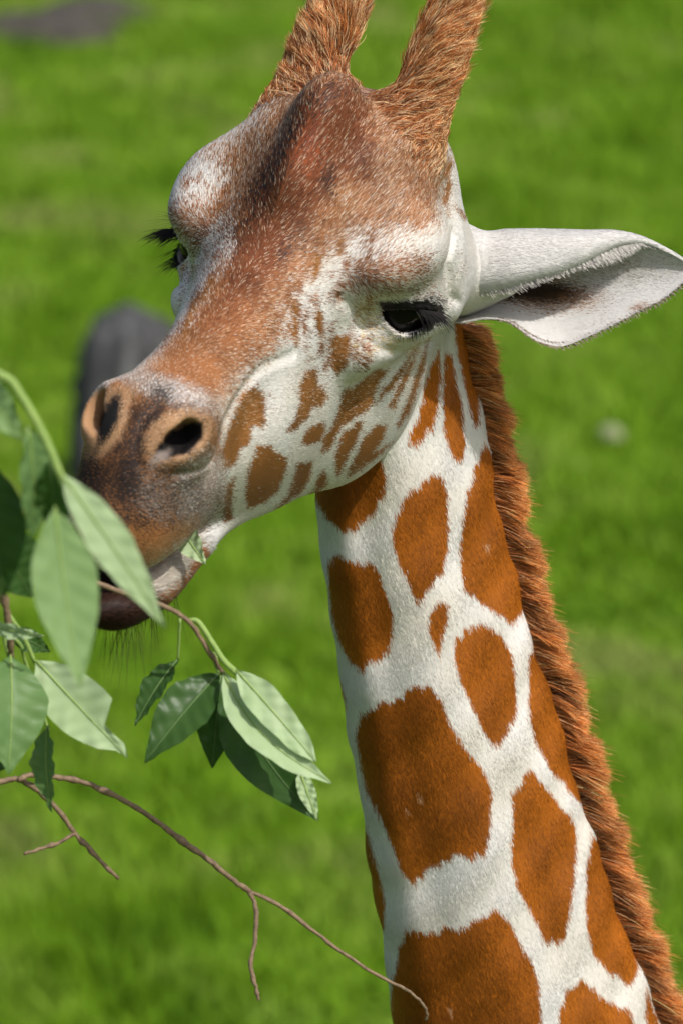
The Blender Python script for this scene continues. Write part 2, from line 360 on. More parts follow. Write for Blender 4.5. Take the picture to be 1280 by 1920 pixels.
def stump():
    n=26; rows=14; V=[];g=np.random.default_rng(5); lob=[(2,.06,.9),(3,.08,.5),(5,.06,1.2),(8,.04,2.)]
    for i in range(rows):
        t=i/(rows-1); z=t*420*sp; w=(112-26*t)*sp*(1 if t<.72 else math.sqrt(max(0,1-((t-.72)/.28)**2))*.97+.03)
        for j in range(n):
            a=2*math.pi*j/n; r=w*(1+sum(k*math.sin(f*a+h+t*.6) for f,k,h in lob))*(1+.05*g.normal()); V.append((p[0]+r*math.cos(a)+.10*sp*100*t,p[1]+.8*r*math.sin(a),p[2]-.05+z))
    F=[(i*n+j,i*n+(j+1)%n,(i+1)*n+(j+1)%n,(i+1)*n+j) for i in range(rows-1) for j in range(n)]
    F.append(tuple(range((rows-1)*n,rows*n))); return V,F
V,F=stump(); st=mesh('stump',V,F,M_STUMP); tag(st,'dark grey weathered round topped stump standing in the grass behind the muzzle','stump')
for (x,y,r,lb) in ((1142,832,24,'larger round pale stone in the grass, the one farther from the mane'),(1078,895,17,'small pale stone in the grass, the one close to the mane')):
    p=ground_at(x,y); sp=float(np.linalg.norm(p-CAM))/9500; tag(lump('stone',p+np.array([0,0,.06]),r*sp,r*sp,r*sp*.9,M_STONE,x),lb,'stone')
for (x,y,rx,rz,lb) in ((60,30,150,52,'low dark brown rock at the far edge of the grass'),(190,10,120,55,'flat dark brown rock next to the low rock at the far edge of the grass')):
    p=ground_at(x,y+20); sp=float(np.linalg.norm(p-CAM))/9500; tag(lump('rock',p,rx*sp,rx*sp*.8,rz*sp,M_ROCK,x,.14),lb,'rock')
print('ground done',round(time.time()-T0,1))
# ------------------------------------------------------------------ coat markings
WHT=(.77,.75,.715); PAT=(.31,.092,.009); PAT2=(.31,.135,.042); ROA=(.29,.120,.048); DRK=(.17,.058,.026); BLK=(.028,.022,.021); GRY=(.27,.22,.19); TAN=(.38,.23,.125); ORA=(.30,.130,.048); OCH=(.50,.36,.14)
def pl(t): 
    v=[int(x) for x in t.split()]; return np.array(list(zip(v[::2],v[1::2])),float)
NECKP=[pl(t) for t in """588 925 612 972 640 990 670 986 697 963 718 930 722 890 712 855 650 850 600 890
808 882 830 895 838 930 838 1010 832 1060 815 1090 790 1118 778 1128 765 1095 745 1050 733 1010 735 980 752 940 775 915
905 828 888 875 872 930 862 1000 860 1050 866 1100 900 1130 940 1155 965 1170 978 1140 984 1100 990 1090 972 1020 955 950 938 890 920 845
616 1038 650 1045 690 1048 708 1068 722 1110 735 1150 736 1190 725 1215 700 1240 676 1253 655 1235 635 1200 622 1150 614 1095
822 1128 838 1132 838 1160 828 1200 820 1225 808 1200 800 1175 803 1150
890 1167 915 1172 940 1190 958 1225 965 1280 968 1340 945 1375 928 1400 905 1370 880 1320 860 1275 850 1235 852 1195 870 1175
1000 1180 990 1230 988 1280 990 1340 1000 1390 1030 1440 1060 1475 1087 1502 1096 1462 1085 1400 1060 1330 1032 1250 1012 1195
770 1285 800 1284 825 1310 840 1350 870 1400 905 1445 920 1480 918 1550 905 1600 880 1608 855 1600 830 1608 800 1630 770 1655 750 1630 735 1590 715 1540 690 1490 675 1440 668 1390 673 1340 690 1325 730 1310
990 1438 1010 1460 1040 1500 1070 1530 1080 1560 1075 1640 1068 1700 1058 1755 1040 1765 1020 1760 995 1715 970 1670 958 1620 958 1540 958 1480 975 1465
1105 1560 1098 1620 1095 1680 1098 1740 1110 1790 1140 1820 1180 1845 1196 1820 1186 1750 1166 1680 1140 1610 1122 1575
760 1745 800 1745 850 1735 900 1720 930 1703 950 1720 970 1760 995 1800 1010 1850 1012 1920 1010 2050 900 2120 780 2100 735 1990 728 1920 733 1850 745 1780
1090 1835 1060 1850 1050 1880 1045 1930 1060 2000 1120 2060 1170 2010 1190 1930 1180 1895 1130 1870
622 1235 640 1280 648 1310 645 1350 640 1380 625 1330
655 1470 690 1560 708 1630 722 1690 715 1740 695 1730 660 1560
1210 1850 1225 1890 1250 1960 1220 1960 1208 1900
850 600 872 600 895 690 897 790 886 795 868 720 855 660
833 655 845 660 850 700 865 760 870 830 862 870 845 850 830 810 828 760 830 700
822 645 825 700 820 760 810 800 778 830 762 832 770 800 788 765 797 710""".split('\n')]
HEADP=[pl(t) for t in """802 632 795 690 768 770 745 805 741 798 765 740 785 680
783 645 772 690 747 745 736 768 725 765 750 710
775 655 745 715 715 748 703 760 712 735 738 702
480 836 505 836 520 852 537 857 536 885 520 922 490 946 462 954 458 925 465 878
555 868 585 866 580 898 560 928 520 955 480 987 466 988 505 965 538 930 550 895
605 880 612 890 610 912 580 938 560 952 588 915 598 890
452 738 480 725 495 745 496 800 470 800 468 832 452 842 440 870 420 885 415 850 428 800
572 692 592 690 594 720 610 735 612 748 600 762 582 762 578 785 545 812 535 808 555 775 562 755 558 725
585 795 608 790 608 808 598 825 575 838 562 832 572 812
728 690 705 728 700 755 680 775 640 800 615 842 600 848 604 818 622 798 632 770 640 735 660 725 700 695
678 785 676 808 655 850 635 888 628 892 625 850 640 812
700 797 725 798 718 822 690 858 655 886 648 886 665 855 680 820
740 826 700 862 655 894 645 896 690 852
440 892 436 925 434 975 418 978 415 955 422 915
625 628 652 626 657 652 645 690 632 708 618 682 619 650
590 575 604 585 606 620 597 632 588 615
545 555 556 565 560 640 553 650 545 620
590 470 602 480 596 520 582 530 585 495
632 440 645 450 640 480 628 480
838 300 846 310 840 335 830 345 828 330
848 385 866 395 876 410 868 412
836 330 846 345 836 390 842 410 830 380
842 262 862 300 852 310
360 560 372 560 350 630 338 650
392 520 402 525 370 590 362 600""".split('\n')]
def polysd(px,poly):
    n=len(px); ins=np.zeros(n,bool); best=np.full(n,1e9); A=poly; Bp=np.roll(poly,-1,0)
    x,y=px[:,0],px[:,1]
    for (ax,ay),(bx,by) in zip(A,Bp):
        dx,dy=bx-ax,by-ay; t=np.clip(((x-ax)*dx+(y-ay)*dy)/max(dx*dx+dy*dy,1e-9),0,1)
        best=np.minimum(best,(x-ax-t*dx)**2+(y-ay-t*dy)**2)
        c=(ay>y)!=(by>y); xi=ax+(y-ay)*dx/(dy if dy else 1e-9); ins^=c&(x<xi)
    d=np.sqrt(best); return np.where(ins,d,-d)
SOFT=[]   # (kind, data, colour, soft px, strength)
def P_(t,c,s,k): SOFT.append(('p',pl(t),c,s,k))
def E_(x,y,rx,ry,ang,c,s,k): SOFT.append(('e',(x,y,rx,ry,math.radians(ang)),c,s,k))
def L_(t,w,c,s,k): SOFT.append(('l',(pl(t),w),c,s,k))
P_("505 165 560 120 690 110 760 130 880 150 870 240 838 300 836 380 815 430 740 440 650 440 575 500 545 560 500 650 440 720 415 790 300 760 235 735 300 650 345 590 400 520 420 470 440 400 400 330 350 320 330 310 420 280 480 230",(.52,.36,.24),60,.9)
P_("505 165 560 120 690 110 760 130 880 150 870 240 838 300 836 380 815 430 740 440 650 440 575 500 545 560 500 650 440 720 415 790 300 760 235 735 300 650 345 590 400 520 420 470 440 400 400 330 350 320 330 310 420 280 480 230",ROA,60,.74)
P_("545 440 525 530 480 600 430 690 400 740 330 735 275 705 340 610 400 525 440 450 500 370",ROA,40,.96)
P_("545 580 530 640 500 668 455 690 440 680 480 620 520 575",ROA,30,.72)
P_("556 232 572 190 592 165 620 154 652 160 674 188 690 240 700 300 690 350 640 335 612 372 560 430 520 500 470 545 420 560 420 480 448 410 480 340 520 280",ROA,36,1.0)
P_("556 232 572 190 592 165 620 154 652 160 674 188 690 240 700 300 690 350 640 335 612 372 560 430 520 500 470 545 420 560 420 480 448 410 480 340 520 280",DRK,36,.93)
L_("570 400 510 470 450 545 405 595",34,DRK,60,.62)
L_("590 200 555 240 525 300 480 370 445 430 425 470",20,BLK,26,.50)  # dark left edge of the ridge, partly its shade painted into the coat
L_("615 325 608 365",13,BLK,22,.55)
E_(622,172,34,16,-5,BLK,22,.42)
E_(668,240,22,50,-10,DRK,30,.6)
E_(580,275,26,60,8,(.30,.075,.028),30,.55)
L_("560 440 530 480",14,BLK,20,.45)
E_(630,415,70,40,-20,ROA,60,.35)
E_(805,462,52,30,12,WHT,40,.66)
E_(735,505,105,34,-4,ROA,34,.74)
E_(690,520,30,18,-20,DRK,20,.4)
P_("610 500 570 545 540 610 560 660 600 680 700 660 725 620 700 570 650 545 640 510",WHT,40,.72)
E_(640,540,40,14,-35,ROA,18,.62)
E_(838,490,30,40,0,WHT,20,.8)
E_(845,400,18,60,0,WHT,24,.85)
E_(850,270,14,50,10,WHT,30,.6)
E_(372,338,50,36,-20,WHT,34,.80)
E_(350,415,56,42,20,ROA,40,.72)
E_(415,405,46,50,0,ROA,40,.62)
E_(405,470,26,46,20,WHT,30,.6)
E_(355,540,30,70,18,WHT,24,.8)
E_(380,500,50,60,20,ROA,40,.35)
L_("384 420 366 470",9,DRK,12,.6)
L_("372 545 340 620",6,DRK,8,.6)
L_("400 520 362 585",6,ROA,8,.6)
P_("540 668 495 690 455 735 425 790 415 850 415 975 400 1000 440 1005 600 945 760 815 740 690 640 640 560 650",WHT,30,.92)
E_(470,760,40,40,0,ROA,30,.30)
E_(590,720,30,40,0,ROA,40,.25)
_r=np.random.default_rng(12)
_fl=pl("540 450 640 430 720 470 700 560 690 690 600 690 545 660 530 560")
for _ in range(130):
    _x,_y=_r.uniform(530,730),_r.uniform(430,700)
    if polysd(np.array([[_x,_y]]),_fl)[0]>0: E_(_x,_y,_r.uniform(3,8),_r.uniform(6,20),_r.normal(8,14),ROA,7,_r.uniform(.3,.75))
for _ in range(40): E_(_r.uniform(740,840),_r.uniform(250,430),_r.uniform(3,7),_r.uniform(5,12),_r.normal(20,20),ROA,6,_r.uniform(.3,.6))
for _ in range(40): E_(_r.uniform(340,430),_r.uniform(330,560),_r.uniform(3,7),_r.uniform(6,16),_r.normal(15,14),ROA,6,_r.uniform(.3,.7))
for _ in range(26): E_(_r.uniform(660,800),_r.uniform(625,665),_r.uniform(3,6),_r.uniform(2,5),0,OCH,5,_r.uniform(.3,.6))
MUZ=len(SOFT)
P_("120 775 215 708 300 712 370 745 412 790 418 850 414 940 380 988 320 1032 240 1070 150 1040 110 900",ORA,20,1.0)
E_(325,738,90,26,18,GRY,20,.75)
E_(330,735,80,20,18,WHT,24,.30)
P_("250 760 300 772 262 800 258 870 300 895 330 985 240 1010 170 990 135 940 130 850 190 862 225 800",BLK,50,.66)
E_(375,915,48,76,0,GRY,24,.75)
E_(378,910,46,72,0,WHT,30,.28)
E_(330,930,80,50,20,GRY,40,.5)
E_(330,930,80,50,20,BLK,50,.42)
E_(165,905,40,60,0,BLK,30,.60)
E_(250,1030,70,36,25,ORA,24,.80)
L_("250 1050 310 1030 365 985",16,TAN,24,.55)
E_(240,740,16,16,0,TAN,16,.6)
L_("300 745 268 785 248 850 236 920",22,BLK,26,.72)
L_("300 770 262 810 256 868",6,BLK,10,.6)
E_(335,820,80,60,-25,BLK,16,.4)
E_(335,820,69,49,-25,TAN,16,.74)
E_(192,792,44,70,22,TAN,16,.78)
P_("286 862 298 832 320 810 350 795 382 788 380 822 358 848 325 858",(.014,.013,.013),7,1.0)
E_(206,786,15,50,20,(.016,.015,.015),8,1.0)
E_(300,858,22,10,-35,GRY,8,.8)
P_("240 1075 330 1040 378 990 380 1050 345 1105 300 1135 250 1120",(.42,.37,.30),16,.95)
L_("374 1040 355 1088 315 1122 285 1140",14,ROA,12,.85)
P_("140 1075 235 1075 275 1108 322 1142 280 1240 100 1240 100 1090",(.03,.014,.010),20,1.0)
E_(690,592,22,30,-10,OCH,22,.45)
E_(720,610,26,30,-30,GRY,20,.35)
E_(740,640,34,8,5,OCH,10,.35)
P_("702 563 735 564 795 560 822 566 832 582 824 604 802 622 775 622 745 609 716 587",(.010,.009,.009),8,1.0)
E_(760,546,60,10,4,DRK,14,.5)
E_(818,566,22,12,20,BLK,10,.35)
def linesd(px,pts,w):
    best=np.full(len(px),1e9); x,y=px[:,0],px[:,1]
    for (ax,ay),(bx,by) in zip(pts[:-1],pts[1:]):
        dx,dy=bx-ax,by-ay; t=np.clip(((x-ax)*dx+(y-ay)*dy)/(dx*dx+dy*dy),0,1); best=np.minimum(best,(x-ax-t*dx)**2+(y-ay-t*dy)**2)
    return w-np.sqrt(best)
def ellsd(px,e):
    x,y,rx,ry,a=e; dx=px[:,0]-x; dy=px[:,1]-y; u=dx*math.cos(a)+dy*math.sin(a); v=-dx*math.sin(a)+dy*math.cos(a)
    return (1-np.hypot(u/rx,v/ry))*min(rx,ry)
def topx(P): return np.stack([640+FPX*P[:,0]/P[:,1],960-FPX*P[:,2]/P[:,1]],1)
VS=np.random.default_rng(3).uniform(0,1,(2600,3))*np.array([3.6,3.4,4.2])+np.array([-1,4.4,-4.1])
def cells(P):
    """giraffe patches for the parts of the body below the picture: distance to the nearest cell wall"""
    out=np.zeros(len(P))
    for i in range(0,len(P),4000):
        d=np.linalg.norm(P[i:i+4000,None]-VS[None],axis=2) if len(VS)<1 else None
        q=P[i:i+4000]; d=np.sqrt(np.maximum((q**2).sum(1)[:,None]+(VS**2).sum(1)[None]-2*q@VS.T,0)); d.partition(1,axis=1); out[i:i+4000]=d[:,1]-d[:,0]
    return out
def mirror_head(P): Q=to_head(P); Q[:,1]=np.abs(Q[:,1]); return from_head(Q)
def mirror_neck(P):
    s=(P-NC[2])@NX; c=crom(s,NS,NC); v=(P-c)@LAT; return P+np.where(v<0,-2*v,0)[:,None]*LAT
def coat(P,N,isneck,pick=None,jag=0):
    """colour of the coat at points P (measuring frame). pick: random generator -> every hair takes one pure colour"""
    n=len(P); facing=-(N*(P/np.linalg.norm(P,axis=1)[:,None])).sum(1)
    M=np.where(isneck[:,None],mirror_neck(P),mirror_head(P)); Q=np.where((facing>.02)[:,None],P,M)
    px=topx(Q)+(0 if pick is None else pick.normal(0,jag,(n,2)))
    hs=lambda k: np.modf(np.sin(k*127.1+11.7)*43758.5453)[0]
    def tooth(x):
        i=np.floor(x); f=x-i; return (np.abs(hs(i))*(1-f)+np.abs(hs(i+1))*f)*2-1
    xr=px[:,0]*.96-px[:,1]*.27; wob=tooth(xr/5.5)*6+tooth(xr/13+40)*5
    px=px+np.where(isneck,1,.35)[:,None]*np.stack([.27*wob,.96*wob],1)
    C=np.tile(np.array(WHT),(n,1))*(1 if pick is None else pick.uniform(.86,1.06,(n,1)))
    def lay(sd_fn,bb,soft,strength,colr,mask=None,var=.14,deep=False):
        m=(px[:,0]>bb[0]-soft)&(px[:,0]<bb[2]+soft)&(px[:,1]>bb[1]-soft)&(px[:,1]<bb[3]+soft)
        if mask is not None: m&=mask
        i=np.nonzero(m)[0]
        if len(i)==0: return
        w0=sd_fn(px[i]); w=np.clip(.5+w0/soft,0,1)*strength
        if pick is None: C[i]=C[i]*(1-w[:,None])+np.array(colr)*w[:,None]
        else:
            k=pick.random(len(i))<w; j=i[k]; C[j]=np.array(colr)*pick.uniform(1-var,1+var*1.2,(len(j),1))*((1.12-.34*np.clip((w0[k]-4)/55,0,1))[:,None] if deep else 1)
    hd=~isneck
    for kd,dt,c,s,k in SOFT:
        if kd=='p': lay(lambda q:polysd(q,dt),(*dt.min(0),*dt.max(0)),s,k,c,hd,.25)
        elif kd=='e': r=max(dt[2],dt[3]); lay(lambda q:ellsd(q,dt),(dt[0]-r,dt[1]-r,dt[0]+r,dt[1]+r),s,k,c,hd,.25)
        else: lay(lambda q:linesd(q,*dt),(*(dt[0].min(0)-dt[1]),*(dt[0].max(0)+dt[1])),s,k,c,hd,.25)
        if len(SOFT) and dt is SOFT[MUZ-1][1]:
            for p in HEADP: lay(lambda q:polysd(q,p),(*p.min(0),*p.max(0)),7,.995,PAT2,hd)
    for p in NECKP: lay(lambda q:polysd(q,p),(*p.min(0),*p.max(0)),5,1.0,PAT,isneck|(px[:,0]>740),deep=True)
    if pick is not None:
        u_=pick.random(n); bz=hd&(C[:,0]<.5)&(C[:,0]>.10)&(px[:,1]<800)
        k=bz&(u_<.09); C[k]=np.array([.60,.44,.31])*pick.uniform(.8,1.15,(int(k.sum()),1)); k=bz&(u_>.80); C[k]*=.42; k=isneck&(C[:,0]<.5)&(u_>.86); C[k]*=.6; k=isneck&(C[:,0]<.5)&(u_<.05); C[k]*=1.5
    # the horns are tan to rust all round
    Qh=to_head(P); Mh=Qh.copy(); Mh[:,1]=np.abs(Mh[:,1])
    d=chain(Mh,OSS,[.04,.032,.03,.03]); w=np.clip((.020-d)/.02,0,1)*np.clip((Mh[:,2]-.12)/.05,0,1)*hd
    tip=np.clip((Mh[:,2]-.278)/.02,0,1)
    hc=np.array([.42,.175,.055])*(1-tip[:,None])+np.array([.02,.016,.015])*tip[:,None]
    if pick is None: C=C*(1-w[:,None])+hc*w[:,None]
    else:
        k=pick.random(n)<w; C[k]=hc[k]*pick.uniform(.7,1.2,(k.sum(),1)); k2=k&(pick.random(n)<.22)&(tip<.5); C[k2]=np.array([.72,.48,.27])
    tone=1+.20*np.sin(P@np.array([31.,17,23]))*np.sin(P@np.array([-19.,27,41])+1)+.07*np.sin(P@np.array([110.,90,60])); dust=np.clip(.5+.5*np.sin(P@np.array([23.,9,31]))*np.sin(P@np.array([-13.,37,19]))+.25*np.sin(P@np.array([71.,53,-67])),0,1)[:,None]; C=C*np.where(C[:,0:1]<.6,tone[:,None],1-dust*np.array([.06,.09,.15]))
    for sx,sy,sr,sq in ((783,1487,4,9),(762,1522,2,4),(911,1022,3,10),(842,1893,3,9)):
        k=isneck&(((px[:,0]-sx)/sr)**2+((px[:,1]-sy)/sq)**2<1)&(facing>0); C[k]=(.47,.25,.13)
    below=isneck&((P-NC[2])@NX>NS[7]+.04)
    if below.any():
        i=np.nonzero(below)[0]; C[i]=np.where((cells(P[i])>.03)[:,None],np.array(PAT),np.array(WHT))
    return C
# ------------------------------------------------------------------ giraffe
VOX=.003
set_creases()
GP,GF=polygonise(sdf,(-.30,4.55,-.66),(.48,5.68,.62),VOX)
GN=grad(sdf,GP); GP=GP-GN*np.clip(sdf(GP),-VOX,VOX)[:,None]
# ear: sections from the rolled upper rim over the back to the lower rim (photo row, depth offset)
EARS=[(846,[(540,-.002),(510,-.012),(455,-.014),(408,.004),(470,.034),(535,.040),(588,.024),(606,.004)]),
(874,[(546,-.020),(512,-.028),(456,-.025),(427,-.002),(470,.028),(535,.036),(584,.020),(604,-.006)]),
(905,[(548,-.026),(512,-.032),(462,-.026),(440,-.003),(475,.025),(535,.033),(578,.018),(598,-.010)]),
(950,[(540,-.030),(508,-.036),(458,-.028),(437,-.003),(470,.026),(530,.036),(575,.020),(603,-.004)]),
(1000,[(526,-.030),(500,-.036),(455,-.028),(436,-.002),(470,.028),(530,.038),(592,.022),(637,-.006)]),
(1050,[(512,-.026),(488,-.032),(450,-.026),(437,-.002),(470,.026),(530,.036),(600,.020),(649,-.004)]),
(1100,[(490,-.018),(472,-.024),(448,-.020),(438,-.002),(470,.022),(520,.030),(585,.018),(631,-.002)]),
(1150,[(463,-.008),(455,-.012),(444,-.010),(438,-.001),(465,.016),(510,.024),(565,.014),(607,0)]),
(1200,[(453,-.002),(451,-.003),(449,-.002),(449,.001),(470,.010),(505,.016),(550,.010),(581,0)]),
(1250,[(473,-.001),(472,-.001),(471,0),(473,.001),(485,.004),(505,.009),(535,.006),(554,0)]),
(1292,[(497,0),(497,0),(498,0),(499,.001),(503,.002),(508,.003),(514,.002),(518,0)])]
def ear_surface(nu=64,nv=40):
    X=np.array([e[0] for e in EARS],float); S=np.array([e[1] for e in EARS],float)
    u=np.linspace(X[0],X[-1],nu); A=crom(u,X,S)                        # nu,8,2
    v=np.linspace(0,7,nv); B=np.stack([crom(v,np.arange(8.),A[i]) for i in range(nu)])
    dep=5.125-.025*(u-X[0])/(X[-1]-X[0])
    y=dep[:,None]+B[:,:,1]; px=np.broadcast_to(u[:,None],(nu,nv)); 
    return np.stack([(px-640)*y/FPX,y,(960-B[:,:,0])*y/FPX],-1)
def ear_mesh():
    S=ear_surface(); nu,nv,_=S.shape; du=np.gradient(S,axis=0); dv=np.gradient(S,axis=1); n=np.cross(du,dv); n/=np.maximum(np.linalg.norm(n,axis=2),1e-9)[:,:,None]
    th=.0045*np.linspace(1,.55,nu)[:,None]*np.minimum(1,np.minimum(np.arange(nv),np.arange(nv)[::-1])/3.+.15)[None]
    # outward = away from the hollow
    hollow=S[:,[0,-1]].mean(1)[:,None]; sg=np.sign(((S-hollow)*n).sum(2).mean()); n*=sg
    I=S; O=S+n*th[:,:,None]; V=np.concatenate([I.reshape(-1,3),O.reshape(-1,3)]); k=nu*nv
    q=(np.arange(nu-1)[:,None]*nv+np.arange(nv-1)).ravel(); fi=np.stack([q,q+1,q+nv+1,q+nv],1); fo=fi[:,::-1]+k
    F=[fi,fo]
    for j in (0,nv-1):
        a=np.arange(nu-1)*nv+j; F.append(np.stack([a,a+nv,a+nv+k,a+k],1))
    a=(nu-1)*nv+np.arange(nv-1); F.append(np.stack([a,a+1,a+1+k,a+k],1))
    F=np.concatenate(F)
    if sg>0: pass
    N=np.concatenate([-n.reshape(-1,3),n.reshape(-1,3)])
    return V,F,N,k
EV_,EF,EN,EK=ear_mesh()
inner=np.zeros(len(EV_)); inner[:EK]=1
# far ear: mirrored, swung back along the neck
Qe=to_head(EV_); base=np.array([-.13,.115,-.01]); Rm=(Qe-base)
an=math.radians(-78); cz,sz=math.cos(an),math.sin(an)
Rz=np.array([[cz,-sz,0],[sz,cz,0],[0,0,1]])
def swing(q): q=q@Rz.T.T if False else q@np.array([[cz,sz,0],[-sz,cz,0],[0,0,1]]); return q
FQ=np.stack([ (Rm@np.array([[cz,-sz,0],[sz,cz,0],[0,0,1]]))[:,0], (Rm@np.array([[cz,-sz,0],[sz,cz,0],[0,0,1]]))[:,1], Rm[:,2]],1)+base
FQ[:,1]*=-1
FV=from_head(FQ)
FNr=(EN@HR.T)@np.array([[cz,-sz,0],[sz,cz,0],[0,0,1]]); FNr[:,1]*=-1; FN=FNr@HR
# trunk and legs, far below the picture, so that the animal stands on the ground (world frame, coarse)
NB=W(NC[-1]); GZ=0.0
def body_sdf(Pw):
    c=NB+np.array([.10,.05,-.30])
    d=caps(Pw,W(NC[-3]),NB,.128,.23); d=smin(d,caps(Pw,NB,c+np.array([.18,.10,-.15]),.24,.40),.15)
    t=c+np.array([.20,.12,-.22]); r=t+np.array([1.05,.55,-.12])
    d=smin(d,caps(Pw,t,r,.44,.38),.2)
    for bx,s in ((t,1),(t,-1),(r,1),(r,-1)):
        o=np.array([-.46,.88,0])*s*.22+bx
        k=np.array([o[0],o[1],1.02]); a=np.array([o[0]+.02,o[1],.18]); f=np.array([o[0]-.02,o[1],.06])
        d=smin(d,chain(Pw,[o,k,a,f],[.20,.085,.055,.075]),.06)
    d=smin(d,caps(Pw,r+np.array([.36,.18,.15]),r+np.array([.46,.25,-.75]),.05,.025),.05)
    return np.maximum(d,.0-Pw[:,2])
BP,BF=polygonise(body_sdf,NB+np.array([-.9,-.9,-3.2]),NB+np.array([2.4,1.8,1.0]),.024)
BPm=(BP-CAM)@CW.T
keep=((BPm-NC[2])@NX>NS[7]+.06)
bk=keep[BF].all(1); BF=BF[bk]
BN=np.zeros_like(BP)
# one continuous body mesh
allP=np.concatenate([GP,EV_,FV,BPm]); o1=len(GP); o2=o1+len(EV_); o3=o2+len(FV)
allF=np.concatenate([GF,EF+o1,EF[:,::-1]+o2,BF+o3])
# which points belong to the neck
isneck=np.zeros(len(allP),bool); Qg=to_head(GP)
isneck[:o1]=neck(GP)<np.minimum(UP(Qg),.05)+.004; isneck[o3:]=True
isneck[:o1]&=~((Qg[:,0]>-.09)&(Qg[:,2]>-.16))
allN=np.concatenate([GN,EN,FN,np.tile([0,-1.,0],(len(BP),1))])
meanC=coat(allP,allN,isneck); 
EARC=np.array([.62,.605,.58])
def ear_col(px,inn,g=None):
    C=np.tile(EARC,(len(px),1))
    def mixc(w,c):
        nonlocal C
        w=np.clip(w,0,1)*inn
        if g is None: C=C*(1-w[:,None])+np.array(c)*w[:,None]
        else: k=g.random(len(px))<w; C[k]=np.array(c)*g.uniform(.8,1.2,(k.sum(),1))
    mixc(.5+ellsd(px,(1010,545,95,30,math.radians(6)))/30,(.30,.15,.07))
    mixc(.5+ellsd(px,(990,540,88,24,math.radians(3)))/16,(.04,.024,.016))
    mixc(.5*(.5+ellsd(px,(1150,500,110,30,math.radians(-5)))/30),(.38,.34,.29))  # upper hollow greyed: shade of the rolled rim put into the colour
    mixc(.6*(.5+ellsd(px,(1195,575,18,7,math.radians(-20)))/6),(.30,.17,.10))
    return C
pxE=topx(EV_); ce=ear_col(pxE,inner); meanC[o1:o2]=ce; meanC[o2:o3]=ce
BC=coat(BPm,allN[o3:],np.ones(len(BPm),bool)); meanC[o3:]=np.where((cells(BPm)>.045)[:,None],np.array(PAT),np.array(WHT))
m=NT('coat_skin'); at=m.n('ShaderNodeAttribute',attribute_name='tint'); m.l(at.outputs['Color'],m.b.inputs['Base Color']); m.b.inputs['Roughness'].default_value=.9; m.b.inputs['Specular IOR Level'].default_value=.04
m.bump(m.noise(900,3,.6,coord(m)),.35,.002); M_SKIN=m.m
m=NT('coat_hair'); at=m.n('ShaderNodeAttribute',attribute_name='tint'); an_=m.n('ShaderNodeAttribute',attribute_name='skin_normal')
m.l(at.outputs['Color'],m.b.inputs['Base Color']); m.l(an_.outputs['Vector'],m.b.inputs['Normal']); m.b.inputs['Roughness'].default_value=.5; m.b.inputs['Specular IOR Level'].default_value=.14; M_HAIR=m.m
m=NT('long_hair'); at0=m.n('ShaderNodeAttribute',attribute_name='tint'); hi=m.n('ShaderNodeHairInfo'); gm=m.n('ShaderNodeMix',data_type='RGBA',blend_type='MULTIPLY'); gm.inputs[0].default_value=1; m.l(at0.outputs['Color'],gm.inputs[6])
m.l(m.ramp(hi.outputs['Intercept'],[(0,(.8,.75,.72)),(.55,(1,1,1)),(1,(1.6,1.7,1.4))]),gm.inputs[7]); at=type('o',(),{'outputs':{'Color':gm.outputs[2]}}); m.l(at.outputs['Color'],m.b.inputs['Base Color']); m.b.inputs['Roughness'].default_value=.45; m.b.inputs['Specular IOR Level'].default_value=.35  # strand tips brightened in the colour, imitating golden rim light
tr=m.n('ShaderNodeBsdfTranslucent'); m.l(at.outputs['Color'],tr.inputs[0]); ms=m.n('ShaderNodeMixShader'); ms.inputs[0].default_value=.35; m.l(m.b.outputs[0],ms.inputs[1]); m.l(tr.outputs[0],ms.inputs[2]); m.l(ms.outputs[0],m.out.inputs['Surface']); M_LONG=m.m
m=NT('eyeball'); m.b.inputs['Base Color'].default_value=(.006,.005,.005,1); m.b.inputs['Roughness'].default_value=.06; m.b.inputs['Specular IOR Level'].default_value=.12; M_EYE=m.m
gir=empty('giraffe',(float(NB[0])+.7,float(NB[1])+.4,0))
tag(gir,'giraffe with rust brown patches and white lines chewing leaves from the branch','giraffe')
gb=mesh('body',W(allP),allF.astype(np.int32),M_SKIN,gir); vcol(gb.data,'tint',meanC)
for s in (1,-1):
    c=W(from_head(EYE*np.array([1,s,1]))); u_=np.linspace(0,2*np.pi,41)[:-1]; v_=np.linspace(0,np.pi,24)
    V=[(c[0]+EYER*math.sin(b)*math.cos(a),c[1]+EYER*math.sin(b)*math.sin(a),c[2]+EYER*math.cos(b)) for b in v_ for a in u_]
    F=np.array([(i*40+j,i*40+(j+1)%40,(i+1)*40+(j+1)%40,(i+1)*40+j) for i in range(23) for j in range(40)])
    mesh('eye',V,F[:,::-1].copy(),M_EYE,gir)
print('body built',round(time.time()-T0,1))
